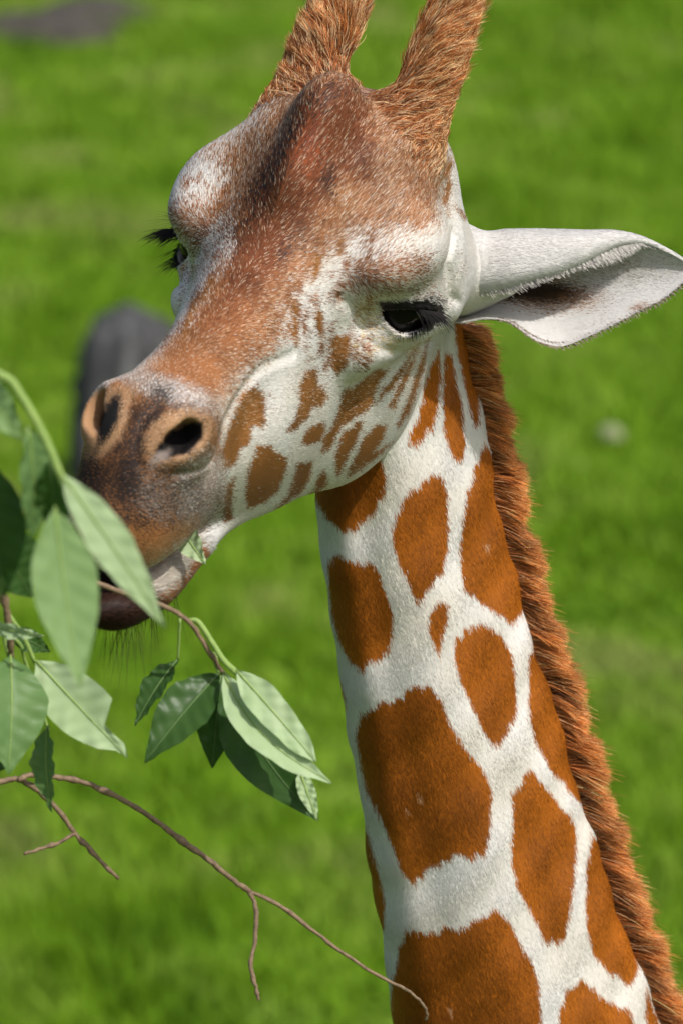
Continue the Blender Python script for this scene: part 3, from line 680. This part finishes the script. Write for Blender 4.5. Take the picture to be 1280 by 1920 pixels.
# ---------------------------------------------------------------- coat hair
def tri_roots(P,N,F,wt,n,g):
    T=np.concatenate([F[:,[0,1,2]],F[:,[0,2,3]]]); a=P[T]; ar=.5*np.linalg.norm(np.cross(a[:,1]-a[:,0],a[:,2]-a[:,0]),axis=1)*wt[T].mean(1)
    cs=np.cumsum(ar); k=np.searchsorted(cs,g.random(n)*cs[-1]); k=np.minimum(k,len(T)-1)
    r1=np.sqrt(g.random(n))[:,None]; r2=g.random(n)[:,None]; b0,b1,b2=1-r1,r1*(1-r2),r1*r2
    R=a[k,0]*b0+a[k,1]*b1+a[k,2]*b2; n_=N[T[k]]; Nn=n_[:,0]*b0+n_[:,1]*b1+n_[:,2]*b2; Nn/=np.maximum(np.linalg.norm(Nn,axis=1),1e-6)[:,None]
    return R,Nn,T[k,0]
def comb(R,N,D,L,lift,g,k=4,spread=.16,droop=.35):
    """strands rooted at R lying along D"""
    D=D+g.normal(0,spread,D.shape); D=D-N*(D*N).sum(1)[:,None]; D/=np.maximum(np.linalg.norm(D,axis=1),1e-6)[:,None]
    t=np.linspace(0,1,k)[None,:,None]; L=np.asarray(L)[:,None,None]; s=np.sin(lift)[:,None,None]; c=np.cos(lift)[:,None,None]
    return R[:,None]+L*(D[:,None]*c*t+N[:,None]*s*(t-droop*t*t))
NHAIR=int(HAIRS)
vis=-(allN*(allP/np.linalg.norm(allP,axis=1)[:,None])).sum(1)
pxa=topx(allP); infr=(pxa[:,0]>-80)&(pxa[:,0]<1360)&(pxa[:,1]>-160)&(pxa[:,1]<2080)
wt=np.where(vis>-.25,1.0,.30)*np.where(infr,1,.05); wt[o1:]=0; wt[:o1][Qg[:,0]>.25]*=1.5
# no hair inside mouth, nostrils or on the lids
wt[:o1][(np.linalg.norm((Qg*np.array([1,1,1]))-EYE,axis=1)<EYER+.0075)|(np.linalg.norm(Qg*np.array([1,-1,1])-EYE,axis=1)<EYER+.0075)]*=.15
_m=Qg.copy(); _m[:,1]=np.abs(_m[:,1])
wt[:o1][chain(_m,*NOSC)<.0012]=0
R,Nn,vi=tri_roots(allP[:o1],allN[:o1],GF,wt[:o1],NHAIR,rng)
ink=isneck[vi]; Qr=to_head(R); Mr=Qr.copy(); Mr[:,1]=np.abs(Mr[:,1]); pr=topx(R)
C=coat(R,Nn,ink,rng,2.0)
back=-HR[0]*1.0-HR[2]*.35+0*HR[1]
lat=np.sign(Qr[:,1])[:,None]*HR[1]
D=np.where(ink[:,None],NX+.12*DOR,back+.25*lat)
# forehead and poll hair runs up towards the horns
upf=np.clip((Mr[:,2]-.06)/.05,0,1)[:,None]; D=D*(1-upf)+upf*(HR[2]*.7-HR[0]*.6+.35*lat)
L=np.where(ink,.0055,.0042)+.0018*np.clip((Mr[:,2]-.08)/.06,0,1)*(~ink); L=np.where((~ink)&(Mr[:,0]>.27),.0024,L)
lo_=(~ink)&(Mr[:,0]>.25)&(Mr[:,2]<-.165); L=np.where(lo_,.0075,L); C[lo_&(C[:,0]<.1)]*=rng.uniform(.5,2.2,(int((lo_&(C[:,0]<.1)).sum()),1))
lift=np.where(ink,.06,np.where(lo_,.40,.09))
dh=chain(Mr,OSS,[.04,.024,.019,.018]); wh=np.clip((.016-dh)/.014,0,1)*np.clip((Mr[:,2]-.135)/.05,0,1)*(~ink)
notlong=rng.random(NHAIR)>wh*.6
L=L*(1+.25*rng.normal(0,1,NHAIR).clip(-2,2)); lift=np.abs(lift+rng.normal(0,.035,NHAIR))
n_=NHAIR
lift=np.where(upf[:,0]>.3,lift+.12*upf[:,0],lift); pts=comb(R,Nn,D,L,lift,rng,spread=.10)
i=notlong
fn_=.88*Nn+.0
strands('fur',W(pts[i]),np.array([.00023,.00022,.00016,.00005]),C[i],WV(fn_[i]),M_HAIR,gir)
# long hair of the horns
wo=wt[:o1].copy(); Mq=Qg.copy(); Mq[:,1]=np.abs(Mq[:,1]); dq=chain(Mq,OSS,[.04,.024,.019,.018]); wo*=np.clip((.024-dq)/.022,0,1)**1.5*np.clip((Mq[:,2]-.11)/.08,0,1); wo=np.maximum(wo,0)
nH=int(NHAIR*.055); R,Nn,vi=tri_roots(allP[:o1],allN[:o1],GF,wo+1e-12,nH,rng); Qr=to_head(R); az=np.clip((np.abs(Qr[:,2])-.13)/.13,0,1)
ax=np.array(OSS[3])-np.array(OSS[0]); sgn=np.sign(Qr[:,1]); axw=np.stack([np.full(nH,ax[0]),sgn*ax[1],np.full(nH,ax[2])],1); axw/=np.linalg.norm(axw,axis=1)[:,None]; axw=axw@HR
clump=np.sin(R@np.array([210.,90,160]))[:,None]*HR[1]*.18+np.sin(R@np.array([-120.,240,130]))[:,None]*HR[0]*.18
D=axw*.9+.75*sgn[:,None]*HR[1]+.05*HR[0]+clump*1.6
hh_=np.floor(R/.0042); hv=lambda a,b,c: np.abs(np.modf(np.sin(hh_@np.array([a,b,c]))*43758.5453)[0])
lock=hv(127.1,311.7,74.7); D=D+((hv(269.5,183.3,246.1)-.5)*.75)[:,None]*HR[1]+((hv(113.5,271.9,124.6)-.5)*.75)[:,None]*HR[0]
pts=comb(R,Nn,D,(.009+.022*np.clip(az*1.9,0,1))*rng.uniform(.6,1.25,nH),np.abs(rng.normal(.52,.16,nH)),rng,k=6,spread=.12,droop=.55)
Mo=np.abs(Qr[:,1]); g=coat(R,Nn,np.zeros(nH,bool),rng,1)
light=rng.random(nH)<.30*np.clip(1.2-2*np.abs(R@np.array([0,0,0])),0,1); g=np.array([.48,.175,.055])*rng.uniform(.55,1.25,(nH,1)); g[light]=np.array([.80,.56,.33]); dk=rng.random(nH)<.12; g[dk]=(.16,.06,.025); lo_=rng.random(nH)<np.clip(.5-az*4,0,.5); g[lo_]=(.66,.45,.28)
pH=topx(R); g*=(.55+.95*lock)[:,None]; k_=(lock>.86)&(rng.random(nH)<.5); g[k_]=np.array([.80,.58,.38])*rng.uniform(.8,1.1,(int(k_.sum()),1)); tipb=(Qr[:,2]>.285)|((Qr[:,1]<0)&(pH[:,0]+pH[:,1]*-1.2>672+rng.normal(0,12,nH))&(pH[:,1]<60)); g[tipb]=(.02,.016,.014)
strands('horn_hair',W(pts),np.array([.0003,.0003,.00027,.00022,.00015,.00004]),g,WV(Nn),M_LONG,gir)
# ears
for (V0,N0) in ((EV_,EN),(FV,FN)):
    nE=int(NHAIR*.075); R,Nn,vi=tri_roots(V0,N0,EF,np.ones(len(V0)),nE,rng)
    ii=inner[vi]; pE=topx(EV_)[vi]; C=ear_col(pE,ii,rng)*rng.uniform(.88,1.1,(nE,1))
    axis=(V0[(64-1)*40+20]-V0[20]); axis=axis/np.linalg.norm(axis); D=np.tile(axis,(nE,1))
    Le=np.where(ii>0,.0034,.0042)*rng.uniform(.6,1.4,nE)
    strands('ear_fur',W(comb(R,Nn,D,Le,np.abs(rng.normal(.07,.03,nE)),rng)),np.array([.00023,.00022,.00016,.00005]),C,WV(Nn),M_HAIR,gir)
    # fringe along the rolled rim and fluff at the mouth of the ear
    nf=2200; iu=(rng.random(nf)**.8*50).astype(int)+5; R=V0[iu*40+rng.integers(0,3,nf)]+rng.normal(0,.0008,(nf,3)); Nn=N0[iu*40+1]
    dn=V0[iu*40+39]-V0[iu*40]; dn/=np.maximum(np.linalg.norm(dn,axis=1),1e-6)[:,None]
    D=axis*.55+dn*.75; Lf=rng.uniform(.35,1.2,nf)*(.0035+.0105*np.exp(-((iu-42)/7.)**2)+.004*np.exp(-((iu-16)/8.)**2))
    D=D+rng.normal(0,.2,D.shape); D/=np.linalg.norm(D,axis=1)[:,None]; t=np.linspace(0,1,5)[None,:,None]
    strands('ear_fringe',W(R[:,None]+Lf[:,None,None]*(D[:,None]*t+axis*.25*t*t)),np.array([.0002,.0002,.00018,.00014,.00004]),np.tile([.82,.79,.72],(nf,1))*rng.uniform(.9,1.05,(nf,1)),WV(np.tile([0,-.6,.8],(nf,1))),M_HAIR,gir)
    # dark edge hairs of the lower rim
    nf=1200; iu=rng.integers(12,62,nf); R=V0[iu*40+39-rng.integers(0,2,nf)]; dn=V0[iu*40+39]-V0[iu*40+32]; dn/=np.maximum(np.linalg.norm(dn,axis=1),1e-6)[:,None]
    D=axis*.7+dn*.6+rng.normal(0,.2,(nf,3)); Lf=rng.uniform(.003,.007,nf); t=np.linspace(0,1,3)[None,:,None]
    strands('ear_fringe',W(R[:,None]+Lf[:,None,None]*D[:,None]*t),np.array([.00028,.0002,.00005]),np.tile([.34,.27,.21],(nf,1))*rng.uniform(.6,1.5,(nf,1)),WV(N0[iu*40+38]),M_HAIR,gir)
# mane
nM=int(NHAIR*.075); s=rng.uniform(NS[0]+.11,NS[7]+.16,nM); c=crom(s,NS,NC); w=crom(s,NS,NW)
off=rng.normal(0,.0055,nM).clip(-.011,.011)
R=c+DOR*(w*.985-.004)[:,None]+LAT*off[:,None]
lenM=(.040+.014*np.clip((s-NS[0])/.5,0,1))*rng.uniform(.62,1.0,nM)*(1+.10*np.sin(s*83+1)+.10*np.sin(s*191))
lenM=lenM*.74; k_=rng.random(nM); lenM=np.where(k_<.03,lenM*rng.uniform(1.1,1.35,nM),lenM)
tilt=.30+.16*np.sin(s*61)+.14*np.sin(s*137+2)+rng.normal(0,.15,nM)
D=DOR+NX*tilt[:,None]+LAT*(off/.0065*.16+rng.normal(0,.07,nM)+.10*np.sin(s*240))[:,None]; D/=np.linalg.norm(D,axis=1)[:,None]
t=np.linspace(0,1,7)[None,:,None]; lm=np.abs(np.modf(np.sin(np.floor(s/.0032)*127.1+np.floor(off/.004)*311.7)*43758.5453)[0]); D=D+((lm-.5)*.28)[:,None]*NX; pts=R[:,None]+lenM[:,None,None]*(D[:,None]*t+NX*.16*t*t)
base=np.array([.58,.25,.088]); C=base*rng.uniform(.55,1.25,(nM,1)); k=rng.random(nM)<.18; C[k]=np.array([.80,.52,.30])*rng.uniform(.8,1.1,(k.sum(),1)); k=rng.random(nM)<.15; C[k]=np.array([.18,.07,.03])
wave=(np.sin(s*150+off*300)+np.sin(s*77)+np.sin(s*331+off*200))*.4; C*=(.92+.26*wave)[:,None]*(.62+.80*lm)[:,None]*np.array([1.05,.93,.80])
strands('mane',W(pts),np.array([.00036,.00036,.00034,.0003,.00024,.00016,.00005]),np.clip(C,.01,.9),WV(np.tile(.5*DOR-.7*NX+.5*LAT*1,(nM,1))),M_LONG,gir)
# eyelashes, brow bristles and whiskers
def lash(n,side,lo,hi,vfun,L0,L1,dirv,rad,col=(.012,.01,.01),curl=0,name='eyelashes'):
    h=rng.uniform(lo,hi,n); q=np.clip(1-(h/.034)**2,0,1); v=vfun(q); r=EYER+.006
    w_=np.sqrt(np.maximum(r*r-h*h-v*v,1e-6)); e=EYE+EH*h[:,None]+EV*v[:,None]+EW*w_[:,None]
    d=np.array(dirv(h))+rng.normal(0,.12,(n,3)); d=d[:,0:1]*EH+d[:,1:2]*EV+d[:,2:3]*EW; d/=np.linalg.norm(d,axis=1)[:,None]
    Ln=rng.uniform(L0,L1,n)*(.55+.45*np.clip((.03-h)/.04,0,1)); t=np.linspace(0,1,6)[None,:,None]
    p=e[:,None]+Ln[:,None,None]*(d[:,None]*t+EV*curl*t*t); p[:,:,1]*=side
    return strands(name,W(from_head(p.reshape(-1,3)).reshape(p.shape)),rad*np.array([1,1,.9,.7,.5,.15]),np.tile(col,(n,1)),WV(np.tile([0,-1.,.3],(n,1))),M_HAIR,gir)
for s_ in (1,-1):
    lash(130,s_,-.038,.004,lambda q:.009*q+.001,.014,.032,lambda h:np.stack([-.85+h*10+rng.normal(0,.16,len(h)),-.30+rng.normal(0,.16,len(h)),.65+0*h],1),.00026,curl=-.22); lash(60,s_,-.01,.028,lambda q:.014*q+.001,.006,.013,lambda h:np.stack([-.3+h*8,.05+0*h,1.0+0*h],1),.00022,curl=-.1)
    lash(90,s_,-.034,.010,lambda q:-.0195*q,.005,.012,lambda h:np.stack([h*12,-.7+0*h,.6+0*h],1),.00022,curl=-.1)
    lash(16,s_,-.030,.030,lambda q:.010*q+.012,.020,.040,lambda h:np.stack([h*14,.3+0*h,.9+0*h],1),.00014,curl=-.2,name='brow_bristles')
for s_ in (-1,):
    lash(90,s_,-.030,.016,lambda q:.013*q+.001,.022,.040,lambda h:np.stack([-.15+h*6,-.15+0*h,1.0+0*h],1),.00030,curl=-.22)
    lash(40,s_,-.026,.014,lambda q:-.0195*q,.014,.026,lambda h:np.stack([h*6,-.45+0*h,.9+0*h],1),.00024,curl=-.12)
nW=230; a=rng.uniform(.29,.40,nW); b=rng.uniform(-.034,.034,nW); cc=-.200-.012*(1-(b/.034)**2); R=from_head(np.stack([a,b,cc],1))
D=np.tile(-HR[2],(nW,1))+rng.normal(0,.16,(nW,3))+.2*np.sign(b)[:,None]*HR[1]+(a-.35)[:,None]*4*HR[0]; Lw=rng.uniform(.02,.055,nW); t=np.linspace(0,1,6)[None,:,None]
strands('whiskers',W(R[:,None]+Lw[:,None,None]*(D[:,None]*t-np.array([0,0,1])*.15*t*t)),np.array([.0002,.0002,.00018,.00014,.0001,.00003]),np.tile([.02,.014,.01],(nW,1)),WV(np.tile([0,-1.,.3],(nW,1))),M_HAIR,gir)
print('giraffe done',round(time.time()-T0,1))
# ------------------------------------------------------------------ browsed tree: trunk outside the picture, twigs and leaves reaching in
def leaf_material(name,c0,c1,vein,rough,trans):
    m=NT(name); a=m.n('ShaderNodeUVMap'); sx=m.n('ShaderNodeSeparateXYZ'); m.l(a.outputs[0],sx.inputs[0])
    def mt(op,x,y=None,z=None):
        n=m.n('ShaderNodeMath',operation=op)
        for k,v in enumerate((x,y,z)):
            if v is None: continue
            if hasattr(v,'links'): m.l(v,n.inputs[k])
            else: n.inputs[k].default_value=v
        return n.outputs[0]
    av=mt('ABSOLUTE',sx.outputs[1]); w=mt('FRACT',mt('SUBTRACT',mt('MULTIPLY',sx.outputs[0],7.5),mt('MULTIPLY',av,1.3)))
    d=mt('ABSOLUTE',mt('SUBTRACT',w,.5)); ve=mt('SUBTRACT',1.0,mt('MULTIPLY',d,14.0)); ve=mt('MAXIMUM',ve,0.0); ve=mt('MULTIPLY',ve,mt('SUBTRACT',1.0,av))
    base=m.ramp(m.noise(30,4,.6,coord(m)),[(.3,c0),(.7,c1)])
    mx=m.n('ShaderNodeMix',data_type='RGBA'); m.l(mt('MULTIPLY',ve,.12),mx.inputs[0]); m.l(base,mx.inputs[6]); mx.inputs[7].default_value=(*vein,1); m.l(mx.outputs[2],m.b.inputs['Base Color'])
    hgt=mt('SUBTRACT',mt('SINE',mt('MULTIPLY',w,6.283)),mt('MULTIPLY',ve,.8)); m.bump(hgt,.05,.003)
    m.b.inputs['Roughness'].default_value=rough; m.b.inputs['Specular IOR Level'].default_value=.2
    tr=m.n('ShaderNodeBsdfTranslucent'); m.l(mx.outputs[2],tr.inputs[0]); ms=m.n('ShaderNodeMixShader'); ms.inputs[0].default_value=trans
    m.l(m.b.outputs[0],ms.inputs[1]); m.l(tr.outputs[0],ms.inputs[2]); m.l(ms.outputs[0],m.out.inputs['Surface']); return m.m
M_PALE=leaf_material('leaf_underside',(.38,.51,.26),(.45,.57,.33),(.44,.56,.26),.5,.25)
M_SEMI=leaf_material('leaf_soft_green',(.19,.31,.11),(.24,.36,.14),(.27,.39,.14),.6,.25)
M_MID=leaf_material('leaf_mid',(.12,.225,.07),(.16,.27,.09),(.22,.33,.12),.42,.28)
M_DARK=leaf_material('leaf_topside',(.040,.095,.022),(.060,.13,.030),(.12,.21,.06),.35,.30)
def bark(name,c0,c1):
    m=NT(name); m.l(m.ramp(m.noise(150,6,.7,coord(m)),[(.3,c0),(.7,c1)]),m.b.inputs['Base Color']); m.b.inputs['Roughness'].default_value=.7; m.bump(m.noise(220,4,.6,coord(m)),.5,.002); return m.m
M_TWIG=bark('twig_bark',(.10,.060,.034),(.30,.205,.120)); M_RIB=bark('dark_midrib',(.09,.16,.04),(.12,.20,.06)); M_GREEN=bark('green_stem',(.19,.30,.06),(.30,.42,.11)); M_BARK=bark('trunk_bark',(.07,.055,.04),(.18,.14,.10))
TB=np.array([-1.55,-1.05,gh(-1.55,-1.05)])
tree=empty('tree',tuple(TB)); tag(tree,'leafy tree branch with pale green leaves and bare twigs by the muzzle','tree')
def tube(name,P,R,mat,parent,sides=9,res=5,knots=0,seed=1):
    P=np.array(P,float); R=np.array(R,float); k=np.arange(len(P)); t=np.linspace(0,len(P)-1,(len(P)-1)*res+1); Q=crom(t,k,P); r=np.interp(t,k,R)
    g=np.random.default_rng(seed)
    if knots: r=r*(1+.12*g.normal(0,1,len(r)).clip(-1,1.5)); r[g.random(len(r))<knots]*=1.45; Q=Q+g.normal(0,.00035,Q.shape)
    tg=np.gradient(Q,axis=0); tg/=np.linalg.norm(tg,axis=1)[:,None]; up=np.array([.13,.97,.2]); a=np.cross(tg,up); a/=np.linalg.norm(a,axis=1)[:,None]; b=np.cross(tg,a)
    th=np.linspace(0,2*np.pi,sides+1)[:-1]; V=Q[:,None]+r[:,None,None]*(a[:,None]*np.cos(th)[None,:,None]+b[:,None]*np.sin(th)[None,:,None])
    n=len(Q); F=[(i*sides+j,i*sides+(j+1)%sides,(i+1)*sides+(j+1)%sides,(i+1)*sides+j) for i in range(n-1) for j in range(sides)]; F+=[tuple(range(sides))[::-1],tuple(range((n-1)*sides,n*sides))]
    return mesh(name,V.reshape(-1,3),F,mat,parent)
def px_tube(name,pts,mat,r0,r1,y0,y1,knots=0,seed=1):
    v=pts if isinstance(pts,np.ndarray) else pl(pts); n=len(v); ys=np.linspace(y0,y1,n); P=[W(unpx(a,b,y)) for (a,b),y in zip(v,ys)]; R=np.linspace(r0,r1,n)*ys/9500
    return tube(name,P,R,mat,tree,knots=knots,seed=seed)
PROF=(0,.42,.72,.92,1.0,.97,.86,.69,.48,.25,.03)
def leaf(base,tip,wpx,y0,y1,mat,fold=.35,curl=.1,roll=0.0,left=PROF,right=PROF,side=0.0,rib=True,stem=M_GREEN):
    """base, tip in photo pixels at depths y0,y1; width in pixels; fold: V of the two halves; curl: bow along the length"""
    B=unpx(*base,y0); T=unpx(*tip,y1); ax=T-B; Ln=np.linalg.norm(ax); ax/=Ln; vw=(B+T)/2; vw/=np.linalg.norm(vw)
    ac=np.cross(ax,vw); ac/=np.linalg.norm(ac); nn=np.cross(ac,ax); nn/=np.linalg.norm(nn)      # nn: away from or towards the camera
    if nn@vw>0: nn=-nn
    c,s=math.cos(roll),math.sin(roll); ac,nn=ac*c+nn*s,nn*c-ac*s
    hw=wpx*.5*(y0+y1)/2/9500; nu,nv=41,11; u=np.linspace(0,1,nu); v=np.linspace(-1,1,nv); lp=np.interp(u*10,np.arange(11),left); rp=np.interp(u*10,np.arange(11),right)
    V=[];UV=[]
    for i in range(nu):
        for x in v:
            w=hw*(lp[i] if x<0 else rp[i])*x; p=B+ax*Ln*u[i]+ac*(w*math.cos(fold*abs(x))+side*Ln*math.sin(u[i]*math.pi)*.2)+nn*(abs(w)*math.sin(fold)*(1 if fold>0 else 1)-0*hw)+nn*curl*Ln*(math.sin(u[i]*math.pi)-.0)*1.0+nn*(.0016*math.sin(u[i]*23+x*4+base[0])+.0008*math.sin(u[i]*51-x*5))*abs(x)
            V.append(p); UV.append((u[i],x))
    F=[(i*nv+j,i*nv+j+1,(i+1)*nv+j+1,(i+1)*nv+j) for i in range(nu-1) for j in range(nv-1)]
    o=mesh('leaf',W(np.array(V)),F,mat,tree); ul=o.data.uv_layers.new(name='UVMap'); li=np.zeros(len(o.data.loops),np.int32); o.data.loops.foreach_get('vertex_index',li); ul.data.foreach_set('uv',np.array(UV,np.float32)[li].ravel())
    if rib:
        C=np.array(V).reshape(nu,nv,3)[:, nv//2]+nn*.0006; r=tube('midrib',W(C[::8]),np.linspace(.0011,.0002,len(C[::8])),M_RIB if mat is M_DARK else stem,None,sides=6,res=2); r.parent=o
    return o
# stems and twigs
px_tube('twig',"-330 640 -150 650 0 702 40 742 88 828 120 905 135 935",M_GREEN,10,7,3.98,3.97)
px_tube('twig',"-330 1000 -120 1010 -30 1050 0 1092 14 1150 20 1205 22 1235",M_TWIG,8,6,4.56,4.66,.08,2)
px_tube('twig',"-330 1440 -120 1470 0 1465 35 1462 75 1485 115 1525 140 1562 180 1605 222 1648",M_TWIG,7,3.6,4.80,4.84,.14,3)
px_tube('twig',"35 1463 57 1453 85 1454 112 1458 160 1468 220 1495 280 1530 340 1575 400 1620 440 1652 470 1673",M_TWIG,5.4,5.2,4.80,4.86,.08,4)
px_tube('twig',"468 1671 520 1695 580 1740 640 1785 700 1825 760 1855 788 1878 800 1900 797 1912",M_TWIG,4.2,2.6,4.86,4.90,.06,5)
px_tube('twig',"470 1672 481 1710 477 1770 470 1810 480 1850 485 1876",M_TWIG,4.4,3.4,4.86,4.85,.16,6)
px_tube('twig',"140 1562 110 1580 80 1590 46 1601",M_TWIG,4,3,4.83,4.81,.12,7)
px_tube('twig',"18 1155 45 1195 66 1242",M_GREEN,5,4,4.64,4.66)
px_tube('twig',"14 1165 9 1195 18 1232",M_GREEN,4,4,4.65,4.66)
px_tube('twig',"20 1190 40 1212 48 1240 70 1300 92 1372",M_GREEN,4,3,4.67,4.72)
px_tube('twig',"130 1070 160 1084 200 1100 250 1118 310 1137 345 1158 372 1188 396 1228 418 1262",M_TWIG,5,4.6,4.66,4.72,.06,8)
px_tube('twig',"352 1164 372 1166 398 1204 420 1238 445 1262",M_GREEN,5,6,4.71,4.70)
px_tube('twig',"-60 1010 20 1040 90 1058 130 1070",M_TWIG,7,6,4.58,4.66,.06,9)
px_tube('twig',"338 1160 336 1200 334 1238",M_GREEN,3,2.4,4.74,4.76)
px_tube('twig',"402 1222 405 1240 412 1262",M_GREEN,6,4,4.72,4.72)
# leaves
leaf((112,885),(310,1176),84,3.96,4.02,M_PALE,.12,.03,-.30)
leaf((103,950),(152,1288),130,3.94,3.92,M_SEMI,.18,-.05,-.20)
leaf((-50,700),(44,826),80,3.94,3.92,M_SEMI,.3,.05,.2)
leaf((-30,850),(10,1120),150,4.06,4.10,M_DARK,.25,.04,.3)
leaf((52,800),(58,1010),104,4.02,4.06,M_MID,.35,.05,-.75)
leaf((95,860),(112,1010),70,4.02,4.08,M_DARK,.3,.05,.3)
leaf((-20,990),(60,1120),120,4.32,4.36,M_DARK,.25,.04,-.3)
leaf((20,1228),(16,1452),138,4.64,4.61,M_MID,.25,.06,-.30)
leaf((68,1238),(240,1421),122,4.66,4.66,M_PALE,.20,.04,.1,left=(0,.46,.72,.86,.9,.88,.80,.66,.46,.10,.02),right=(0,.40,.66,.82,.92,.98,.95,.22,.20,.24,.02))
leaf((90,1360),(98,1522),70,4.70,4.70,M_MID,.30,.05,.85)
leaf((-30,1170),(84,1192),34,4.62,4.60,M_PALE,.3,.03,.5)
leaf((15,1180),(95,1222),46,4.68,4.70,M_DARK,.3,.03,0)
leaf((-70,1420),(10,1440),70,4.66,4.64,M_DARK,.3,.04,.2)
PR=(0,.5,.85,1,1,.96,.88,.80,.70,.45,.05)
leaf((443,1256),(592,1428),64,4.69,4.66,M_PALE,.15,.03,-.15,left=PR,right=PR)
leaf((418,1260),(622,1468),74,4.71,4.66,M_PALE,.30,.05,-.25,side=-.55,left=PR)
leaf((418,1264),(596,1538),120,4.74,4.72,M_DARK,.25,.04,.15,side=-.25)
leaf((560,1440),(596,1540),34,4.715,4.70,M_PALE,.2,.02,.1)
leaf((412,1262),(272,1430),104,4.73,4.70,M_DARK,.30,.05,.3)
leaf((414,1266),(398,1440),84,4.75,4.76,M_DARK,.30,.05,0)
leaf((334,1236),(254,1362),62,4.76,4.74,M_DARK,.35,.05,.7)
leaf((338,986),(386,1058),54,4.80,4.775,M_PALE,.35,.04,.25)
# limb, trunk and the crown outside the picture
L0=W(unpx(-330,640,3.98)); L1=W(unpx(-330,1000,4.56)); L2=W(unpx(-330,1440,4.80)); HUB=W(unpx(-900,1100,4.62))
for q,s_ in ((L0,11),(L1,12),(L2,13)): tube('branch',[q,(q+HUB)/2+np.array([0,.02,.03]),HUB],[.0055,.008,.012],M_TWIG,tree,knots=.05,seed=s_)
top=np.array([TB[0],TB[1],5.1]); tube('branch',[HUB,HUB+np.array([-.3,-.05,-.25]),np.array([TB[0],TB[1],2.9])],[.013,.02,.032],M_BARK,tree,seed=14)
tube('trunk',[TB+np.array([0,0,-.15]),TB+np.array([.04,0,1.2]),TB+np.array([-.03,.03,2.6]),TB+np.array([.02,0,3.8]),top],[.11,.085,.07,.045,.015],M_BARK,tree,sides=14,knots=.05,seed=15)
g=np.random.default_rng(21); protos=[o for o in tree.children if o.name.startswith('leaf')][:3]
CT=[np.mean([v.co[:] for v in o.data.vertices],0) for o in protos]
for k in range(9):
    z=2.6+.28*k; a=g.uniform(0,6.28); s0=np.array([TB[0],TB[1],z]); d=np.array([math.cos(a)-.5,math.sin(a),.5]); e=s0+d*g.uniform(.45,.8)
    tube('branch',[s0,(s0+e)/2+np.array([0,0,.04]),e],[.018,.010,.004],M_BARK,tree,seed=30+k)
    for j in range(14):
        src=protos[j%3]; o=src.copy(); col.objects.link(o); t=g.uniform(.3,1.05); p=s0+(e-s0)*t+g.normal(0,.05,3)
        ctr=CT[j%3]
        Rt=Matrix.Rotation(g.uniform(0,6.28),4,'Z')@Matrix.Rotation(g.normal(0,.6),4,'X'); o.matrix_parent_inverse=Matrix.Translation(-Vector(tree.location)); o.parent=tree
        o.matrix_basis=Matrix.Translation(Vector(p))@Rt@Matrix.Translation(-Vector(ctr))
print('all done',round(time.time()-T0,1))
